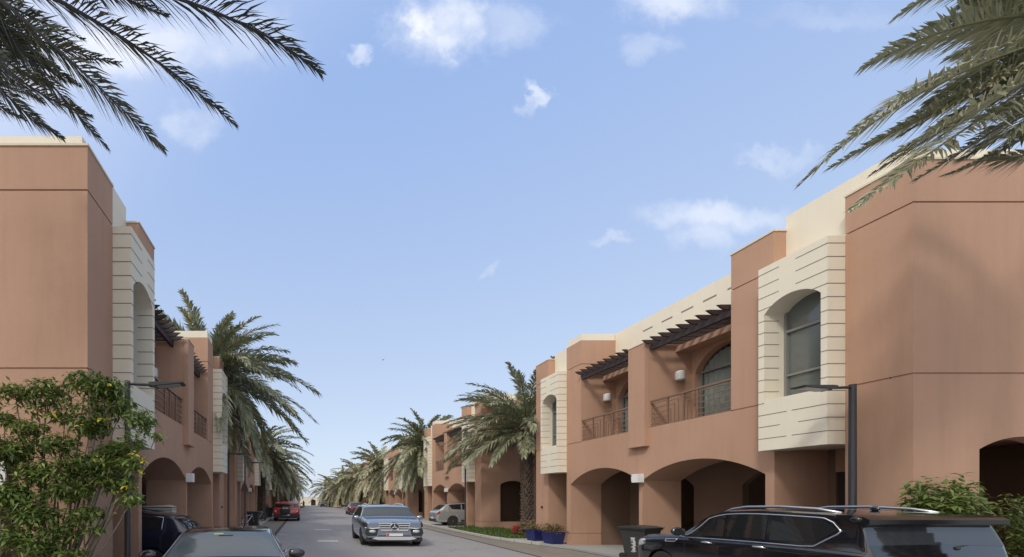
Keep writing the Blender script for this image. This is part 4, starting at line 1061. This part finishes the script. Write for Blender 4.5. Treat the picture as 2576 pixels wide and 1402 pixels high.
    b = MB(); b.box(-c.W * .9, c.W * .9, y0 - .5, y0 - .0, H * .13, H * .22); b.build('under_tray', M['plastic'], root)
    b = MB(); b.tube([(-c.W * .5, L * .25 + .02, H * .685), (-c.W * .1, L * .235, H * .70)], .012, 5); b.tube([(c.W * .08, L * .25 + .02, H * .69), (c.W * .5, L * .235, H * .70)], .012, 5); b.build('wiper', M['plastic'], root)
silver_suv()

def generic_car(name, loc, rz, shape, L, W, H, pm, label, glass='carglass', R=.36, rear=True, front=False, plate=True, rails=False, trims=False):
    root = empty(name, loc, rz, label, 'car')
    c = Car(shape, L, W, H, root); wh = (L * .31, -L * .30)
    c.body(pm, wh, R, ns=40)
    for y in wh:
        for sd in (-1, 1): wheel(root, sd * (c.W - .15), y, R, .24)
    hd = [s_[0] for s_ in shape]; cow, hdr, rt, rb = hd[3], hd[4], hd[8] if shape is not SEDAN else hd[7], hd[9] if shape is not SEDAN else hd[8]
    for sd in (-1, 1):
        c.patch('side_window', cow + .075, .50, sd * 7.14, sd * 8.02, M['carglass'], q0b=hdr + .03)
        c.patch('side_window', .515, .68, sd * 7.14, sd * 8.02, M['carglass'])
        c.patch('side_window', .695, rt - .06, sd * 7.14, sd * 8.02, M['carglass'], q1b=rt - .03 if shape is not SEDAN else rt - .05)
        c.patch('headlight', .008, .07, sd * 5.2, sd * 6.6, M['lamp_clear'], .008)
        c.patch('tail_lamp', .955, .993, sd * 5.0, sd * 6.8, M['lamp_red'], .010)
        mirror(root, sd * (c.W - .06), L * (.5 - cow - .035), H * .67, pm, W / 2.0 if W > 2.2 else 1.0)
        for q in (.44, .63): handle(root, c, q, 6.2, sd, 'satin')
        if rails:
            P_ = [c.p(q, sd * 10.35) + Vector((0, 0, h)) for q, h in ((.38, .0), (.44, .05), (.66, .06), (.88, .0))]
            b = MB(); b.tube(P_, .02, 6); b.build('roof_rail', M['satin'], root)
        b = MB(); b.smooth = True; c.line(b, [(cow + .02, sd * 7.05), (cow + .06, sd * 7.5), (hdr + .02, sd * 8.14), (.6, sd * 8.14), (rt - .03, sd * 8.14), (rt - .03, sd * 7.05)], .011); b.build('window_trim', M['satin'] if trims else M['plastic'], root)
        b = MB(); b.box(min(sd * c.W * .99, sd * (c.W + .012)), max(sd * c.W * .99, sd * (c.W + .012)), -L * .2, L * .21, H * .19, H * .27); b.build('sill', M['plastic'], root)
    def wide(nm, q0, q1, tt, m, off=.006):
        b = MB(); b.smooth = True; ring = [tt + (12 - tt) * i / 6 for i in range(7)]; ring = ring + [-t for t in ring[-2::-1]]
        vs = []; nq = 8
        for i in range(nq + 1):
            for t in ring: q = q0 + (q1 - q0) * i / nq; vs.append(c.p(q, t) + c.nrm(q, t) * off)
        k = len(ring); b.add(vs, [(i * k + j, i * k + j + 1, (i + 1) * k + j + 1, (i + 1) * k + j) for i in range(nq) for j in range(k - 1)])
        return b.build(nm, m, root, fix=False)
    wide('windscreen', cow + .015, hdr - .008, 8.8, M[glass])
    wide('rear_window', rt + .012, rb - .003, 8.9, M['carglass'])
    for e, nm in ((1, 'front_bumper'), (-1, 'rear_bumper')):
        b = MB(); y = e * L / 2
        b.box(-c.W * .84, c.W * .84, min(y - e * .08, y + e * .03), max(y - e * .08, y + e * .03), H * .17, H * .30); b.build(nm, M['plastic'], root)
        b = MB(); ya, yb = sorted((y + e * .031, y + e * .038)); b.box(-.28, .28, ya, yb, H * .30, H * .37); b.build('number_plate', M['plate'], root)
    b = MB(); ya, yb = L / 2 - .02, L / 2 + .02; b.box(-c.W * .45, c.W * .45, ya, yb, H * .36, H * .46); b.build('grille', M['plastic'], root)
    return root, c, wide
# red off-road car, rear view with spare wheel cover
red = paint('red_paint', (.42, .012, .018), 0, .2)
L_, W_, H_ = 4.4, 2.5, 1.80
r, c, _ = generic_car('parked_car', (-1.66, 37.0 + L_ / 2, .02), 0, BOX, L_, W_, H_, red, 'red off-road car with black spare wheel cover parked on the left', R=.42)
b = MB(); b.smooth = True; b.lathe([(.40, 0), (.42, -.05), (.42, -.16), (.36, -.20), (.001, -.21)], 32, 'y', (-.1, -L_ / 2, .98)); b.v = [(x * 1.2, y, z) for x, y, z in b.v]; sp = b.build('spare_wheel_cover', M['plastic'], r, sharp=40)
b = MB()
for k in range(5): b.box(-.34 + k * .1, -.27 + k * .1, -L_ / 2 - .222, -L_ / 2 - .214, 1.18, 1.25)
b.build('cover_print', M['white'], sp)
b = MB(); b.box(-c.W * .98, c.W * .98, -L_ / 2 - .06, -L_ / 2 + .12, .42, .68); b.build('bumper_cladding', M['plastic'], r)
b = MB(); b.box(-.35, .3, -L_ / 2 - .075, -L_ / 2 - .065, .52, .64); b.build('number_plate', M['plate'], r)
for sd in (-1, 1):
    b = MB(); b.box(min(sd * c.W * .74, sd * c.W * .86), max(sd * c.W * .74, sd * c.W * .86), -L_ / 2 - .02, -L_ / 2 + .05, .86, 1.02); b.build('reverse_light', M['lamp_clear'], r)
# grey saloon in the left foreground
grey = paint('grey_paint', (.022, .024, .03), .4, .2)
r, c, wide = generic_car('parked_car', (-1.62, 7.0 + 1.45, .016), PI + .10, SEDAN, 4.5, 2.50, 1.46, grey, 'dark grey saloon with pale windscreen at the bottom left', 'carglass_sky_tint', R=.33, trims=True)
b = MB(); P0 = c.p(.40, 12); b.box(-.14, .14, P0.y + .004, P0.y + .02, P0.z - .045, P0.z + .01)
b.build('rear_view_mirror', M['plastic'], r)
b = MB(); vs = [c.p(q, t) + c.nrm(q, t) * .009 for q in (.405, .418) for t in (11.55, 11.9)]; b.add(vs, [(0, 1, 3, 2)]); b.build('windscreen_sticker', simple('sticker', (.45, .55, .25), .6), r, fix=False)
# navy car backed out of the left arch
navy = paint('navy_paint', (.010, .016, .04), .3, .15)
generic_car('parked_car', (-2.75 - 3.0, 11.2, .1), PI / 2, HATCH, 6.0, 1.86, 1.66, navy, 'dark navy car parked nose-in under the left arch', R=.35, rails=True, trims=True)
# silver car in the arch of the second right villa
silv = paint('silver_paint', (.42, .43, .44), .5, .25)
generic_car('parked_car', (9.75 + 3.0, 30.2, .1), -PI / 2, HATCH, 6.0, 1.88, 1.70, silv, 'silver car parked nose-in under an arch of the second right villa', R=.36, rails=True)
# maroon car and far black car, white van
generic_car('parked_car', (7.0, 51.5 + 2.2, .02), .0, SEDAN, 4.6, 2.5, 1.62, paint('maroon_paint', (.10, .012, .02), .3, .2), 'maroon car parked at the right kerb beyond the silver car', R=.36)
generic_car('parked_car', (5.5, 104.5, .02), 0, SUV, 4.6, 2.6, 1.55, paint('far_black_paint', (.015, .015, .018), 0, .2), 'small far black car at the end of the street', R=.36)
generic_car('parked_car', (-2.0, 74.0, .02), 0, SUV, 4.6, 2.6, 1.75, paint('white_paint', (.7, .7, .7), 0, .3), 'white car parked beyond the red off-road car', R=.36)

# cream slatted storage box behind the navy car
root = empty('storage_box', (-4.55, 12.95, .1), 0, 'cream slatted storage box inside the left arch behind the navy car', 'box')
b = MB()
b.box(-1.1, .3, -.2, .2, 0, 1.2)
for k in range(7): b.box(-1.12, .32, -.22, .22, 1.2 + k * .075, 1.2 + k * .075 + .055)
b.build('box_body', simple('cream_plastic', (.55, .55, .47), .6), root)
b = MB(); b.prism([(-1.12, 1.74), (.1, 1.80), (.36, 1.74)], -.24, .24, lambda p, z, a: (p, a, z)); b.build('lid', M['cream'], root)

# ------------------------------------------------------------------ bicycle, motorcycle, people, birds
def bicycle(x, y, rz, label):
    r = empty('bicycle', (x, y, .115), rz, label, 'bicycle')
    for wx in (-.5, .5):
        b = MB(); ring = [(wx + .33 * math.cos(2 * PI * k / 24), 0, .34 + .33 * math.sin(2 * PI * k / 24)) for k in range(25)]
        b.tube(ring, .018, 6, False)
        for k in range(8):
            q = PI * k / 8; b.tube([(wx + .32 * math.cos(q), 0, .34 + .32 * math.sin(q)), (wx - .32 * math.cos(q), 0, .34 - .32 * math.sin(q))], .003, 3)
        b.build('wheel', M['rubber'], r)
    b = MB()
    for p, q in (((-.5, 0, .34), (-.18, 0, .78)), ((-.5, 0, .34), (-.05, 0, .34)), ((-.05, 0, .34), (-.2, 0, .85)), ((-.05, 0, .34), (.36, 0, .8)), ((-.18, 0, .78), (.34, 0, .86)), ((.33, 0, .95), (.5, 0, .34))): b.tube([p, q], .016, 6)
    b.build('frame', M['satin'], r)
    b = MB(); b.tube([(.33, 0, .95), (.33, -.25, 1.02)], .012, 6); b.tube([(.33, 0, .95), (.33, .25, 1.02)], .012, 6); b.build('handlebar', M['pole'], r)
    b = MB(); b.smooth = True; b.ball((-.22, 0, .9), .1, 10, 6, (1.3, .7, .35)); b.build('saddle', M['plastic'], r)
bicycle(-3.95, 27.9, .7, 'bicycle leaning by the nearer left bin')
bicycle(-3.9, 35.2, 1.1, 'bicycle leaning between the two left bins')

def skin_body(name, V, E, R, m, parent, root_i=0):
    me = bpy.data.meshes.new(name); me.from_pydata(V, E, []); o = bpy.data.objects.new(name, me); C.objects.link(o)
    md = o.modifiers.new('skin', 'SKIN')
    for i, rr in enumerate(R): me.skin_vertices[0].data[i].radius = (rr, rr)
    me.skin_vertices[0].data[root_i].use_root = True
    s2 = o.modifiers.new('sub', 'SUBSURF'); s2.levels = 1; s2.render_levels = 1
    dg = bpy.context.evaluated_depsgraph_get(); me2 = bpy.data.meshes.new_from_object(o.evaluated_get(dg)); me2.materials.clear(); me2.materials.append(m)
    me2.polygons.foreach_set('use_smooth', [True] * len(me2.polygons))
    bpy.data.objects.remove(o); return link(name, me2, parent)
# pedestrian in a pale shirt
p = empty('person', (11.3, 93.0, .115), .4, 'person in pale pink shirt standing on the far right pavement', 'person')
V = [(0, 0, .95), (0, 0, 1.15), (0, 0, 1.38), (0, 0, 1.5), (0, 0, 1.62), (0, 0, 1.72), (.11, 0, .9), (.13, .03, .5), (.13, 0, .08), (.13, -.12, .03), (-.11, 0, .9), (-.13, -.05, .5), (-.13, .02, .08), (-.13, -.10, .03),
     (.2, 0, 1.38), (.26, .02, 1.1), (.24, -.08, .85), (-.2, 0, 1.38), (-.26, .02, 1.1), (-.24, -.08, .85)]
E = [(0, 1), (1, 2), (2, 3), (3, 4), (4, 5), (0, 6), (6, 7), (7, 8), (8, 9), (0, 10), (10, 11), (11, 12), (12, 13), (2, 14), (14, 15), (15, 16), (2, 17), (17, 18), (18, 19)]
RR = [.14, .14, .15, .055, .10, .07, .09, .06, .045, .035, .09, .06, .045, .035, .06, .045, .035, .06, .045, .035]
skin_body('body', V, E, RR, M['skin'], p)
V2 = [(0, 0, .9), (0, 0, 1.15), (0, 0, 1.4), (.21, 0, 1.38), (.255, .02, 1.15), (-.21, 0, 1.38), (-.255, .02, 1.15)]
skin_body('shirt', V2, [(0, 1), (1, 2), (2, 3), (3, 4), (2, 5), (5, 6)], [.17, .165, .17, .08, .065, .08, .065], M['cloth_white'], p)
V3 = [(0, 0, .93), (.11, 0, .86), (.13, .03, .5), (.13, 0, .12), (-.11, 0, .86), (-.13, -.05, .5), (-.13, .02, .12)]
skin_body('trousers', V3, [(0, 1), (1, 2), (2, 3), (0, 4), (4, 5), (5, 6)], [.16, .11, .08, .065, .11, .08, .065], M['cloth_dark'], p)
b = MB(); b.smooth = True; b.ball((0, .01, 1.70), .115, 12, 8, (1, 1, .8)); b.build('hair', M['cloth_dark'], p)
# motorcycle and rider
mc = empty('motorcycle', (-.15, 92.0, .012), PI / 2, 'far motorcycle in the middle of the road', 'motorcycle')
for wx in (-.65, .65):
    b = MB(); b.smooth = True; b.lathe([(.2, -.06), (.3, -.05), (.3, .05), (.2, .06)], 20, 'y', (wx, 0, .3)); b.build('wheel', M['rubber'], mc)
b = MB(); b.smooth = True; b.tube([(-.7, 0, .62), (-.4, 0, .7), (0, 0, .66), (.3, 0, .82), (.5, 0, .78)], [.08, .13, .14, .15, .06], 10); b.tube([(-.1, 0, .35), (.25, 0, .4)], [.16, .14], 8); b.build('frame', M['plastic'], mc)
b = MB(); b.tube([(.5, -.36, 1.0), (.42, 0, .95), (.5, .36, 1.0)], .02, 6); b.tube([(.42, 0, .98), (.65, 0, .3)], .035, 6); b.build('handlebar', M['pole'], mc)
p = empty('person', (-.15, 91.8, .012), PI / 2, 'rider in dark clothes and helmet sitting on the far motorcycle', 'person')
V = [(-.1, 0, .85), (-.05, 0, 1.05), (0, 0, 1.28), (.02, 0, 1.4), (.04, 0, 1.5), (.04, 0, 1.62), (.0, .14, .84), (.35, .2, .72), (.2, .2, .38), (.32, .2, .32), (.0, -.14, .84), (.35, -.2, .72), (.2, -.2, .38), (.32, -.2, .32), (0, .2, 1.26), (.22, .3, 1.08), (.45, .33, 1.02), (0, -.2, 1.26), (.22, -.3, 1.08), (.45, -.33, 1.02)]
skin_body('body', V, E, [.15, .15, .16, .06, .10, .07, .1, .075, .05, .04, .1, .075, .05, .04, .07, .05, .04, .07, .05, .04], M['cloth_dark'], p)
b = MB(); b.smooth = True; b.ball((.05, 0, 1.57), .15, 12, 8); b.build('helmet', M['rubber'], p)
def bird(loc, rz, label, flying):
    r = empty('bird', loc, rz, label, 'bird')
    b = MB(); b.smooth = True
    b.ball((0, 0, .09), .07, 12, 8, (1.9, 1, 1)); b.ball((.13, 0, .16), .042, 10, 6); b.tube([(.16, 0, .16), (.2, 0, .155)], [.015, .003], 6)
    b.tube([(-.1, 0, .08), (-.26, 0, .05)], [.04, .015], 6)
    if not flying:
        for s_ in (-1, 1): b.tube([(0, s_ * .03, .04), (0, s_ * .03, 0)], .006, 5)
    b.build('body', simple('feather', (.10, .10, .11), .8), r)
    b = MB()
    for s_ in (-1, 1):
        if flying: b.add([(.06, s_ * .04, .1), (.1, s_ * .3, .2), (-.05, s_ * .52, .16), (-.08, s_ * .25, .14), (-.08, s_ * .04, .1), (0, s_ * .1, .085)], [(0, 1, 3, 5), (1, 2, 3), (5, 3, 4), (0, 5, 4)])
        else: b.ball((-.04, s_ * .06, .1), .06, 10, 6, (2.1, .35, .7))
    b.build('wing', simple('wing_feather', (.06, .06, .07), .8), r)
pb = at(1371, 0, 18.3)
bird((11.9, 18.9, 8.722), 2.6, 'small bird perched on the roof edge of the nearest right villa', False)
q = at(963, 907, 75); bird((q.x, q.y, q.z), .5, 'tiny bird flying in the open sky', True)

# ------------------------------------------------------------------ sky and sun
w = bpy.data.worlds.new('World'); sc.world = w; w.use_nodes = True
t = NT(w.node_tree); bg = w.node_tree.nodes['Background']
SUN_L = Vector((.48, .48, -.66)).normalized()
az = math.atan2(-SUN_L.x, -SUN_L.y); el = math.asin(-SUN_L.z)
sky = t.n('ShaderNodeTexSky', _sky_type='NISHITA', _sun_disc=False, _sun_elevation=el, _sun_rotation=az, _air_density=1.0, _dust_density=1.6, _ozone_density=1.2)
tc = t.n('ShaderNodeTexCoord'); sp = t.n('ShaderNodeSeparateXYZ', Vector=tc.outputs['Generated'])
dy = t.math('MAXIMUM', sp.outputs[1], .06)
px = t.math('DIVIDE', sp.outputs[0], dy); pz = t.math('DIVIDE', sp.outputs[2], dy)
cb = t.n('ShaderNodeCombineXYZ', X=px, Y=pz)
nz1 = t.n('ShaderNodeTexNoise', Vector=cb.outputs[0], Scale=6.5, Detail=7.0, Roughness=.62)
nz2 = t.n('ShaderNodeTexNoise', Vector=cb.outputs[0], Scale=2.2, Detail=6.0, Roughness=.6)
sn = t.n('ShaderNodeSeparateColor', Color=nz1.outputs[1])
wx = t.math('ADD', px, t.math('MULTIPLY', t.math('SUBTRACT', sn.outputs[0], .5), .30))
wz = t.math('ADD', pz, t.math('MULTIPLY', t.math('SUBTRACT', sn.outputs[1], .5), .20))
clouds = [(1095, 70, 150, 95, 1.0), (1060, 60, 95, 70, 1.3), (1130, 110, 70, 50, 1.2), (905, 152, 40, 24, .6), (1328, 255, 30, 48, .5), (1700, 10, 150, 60, .6), (1630, 120, 90, 40, .33), (1840, 540, 230, 45, .42), (1780, 590, 90, 60, .3),
          (1960, 400, 130, 26, .4), (490, 315, 80, 60, .5), (330, 120, 300, 100, .6), (130, 190, 180, 60, .35), (1230, 665, 42, 16, .4), (1300, 60, 120, 60, .3), (620, 100, 150, 90, .35), (1540, 610, 60, 14, .25),
          (2100, 40, 200, 40, .15), (2700, 600, 300, 80, .5), (-300, 500, 300, 100, .5)]
acc = None
for x, y, rx, rz, st in clouds:
    cx, cz = (x - VX) / FL, (VY - y) / FL
    a = t.math('DIVIDE', t.math('SUBTRACT', wx, cx), rx / FL); b_ = t.math('DIVIDE', t.math('SUBTRACT', wz, cz), rz / FL)
    d = t.math('SQRT', t.math('ADD', t.math('MULTIPLY', a, a), t.math('MULTIPLY', b_, b_)))
    mr = t.n('ShaderNodeMapRange', _interpolation_type='SMOOTHSTEP', i0=d, i1=1.25, i2=.2, i3=0.0, i4=st)
    acc = mr.outputs[0] if acc is None else t.math('MAXIMUM', acc, mr.outputs[0])
tex = t.n('ShaderNodeMapRange', i0=nz2.outputs[0], i1=.36, i2=.62, i3=.25, i4=1.1)
acc = t.math('MULTIPLY', acc, tex.outputs[0], clamp=True)
hz = t.n('ShaderNodeMapRange', i0=sp.outputs[2], i1=0.0, i2=.72, i3=1.0, i4=0.0)
skyc = t.mix(1.0, sky.outputs[0], (.105, .105, .105), 'MULTIPLY')
SKYMIX, SKYLO, SKYHI = .72, (.62, .70, .81), (.335, .485, .82)
veil = t.mix(hz.outputs[0], SKYHI, SKYLO)
skyc = t.mix(SKYMIX, skyc, veil)
sdv = -SUN_L
dt = t.n('ShaderNodeVectorMath', _operation='DOT_PRODUCT', i0=tc.outputs['Generated']); dt.inputs[1].default_value = tuple(sdv)
fill_glow = t.n('ShaderNodeMapRange', _interpolation_type='SMOOTHSTEP', i0=dt.outputs['Value'], i1=.1, i2=1.0, i3=0.0, i4=1.0)  # broad warm glow added around the sun, out of view, to brighten walls
skyc = t.mix(fill_glow.outputs[0], skyc, (1.25, 1.18, 1.10))
skyc = t.mix(acc, skyc, (.86, .87, .90))
w.node_tree.links.new(skyc, bg.inputs[0]); bg.inputs[1].default_value = 1.0
sd = bpy.data.lights.new('sun', 'SUN'); sd.energy = 1.35; sd.angle = math.radians(8); sd.color = (1, .95, .87)
so = bpy.data.objects.new('sun', sd); C.objects.link(so); so.rotation_euler = SUN_L.to_track_quat('-Z', 'Y').to_euler()
sc.view_settings.view_transform = 'Standard'; sc.view_settings.look = 'None'; sc.view_settings.exposure = .35; sc.view_settings.gamma = 1
sc.render.engine = 'CYCLES'; sc.cycles.use_denoising = True; sc.cycles.max_bounces = 6; sc.cycles.transparent_max_bounces = 8
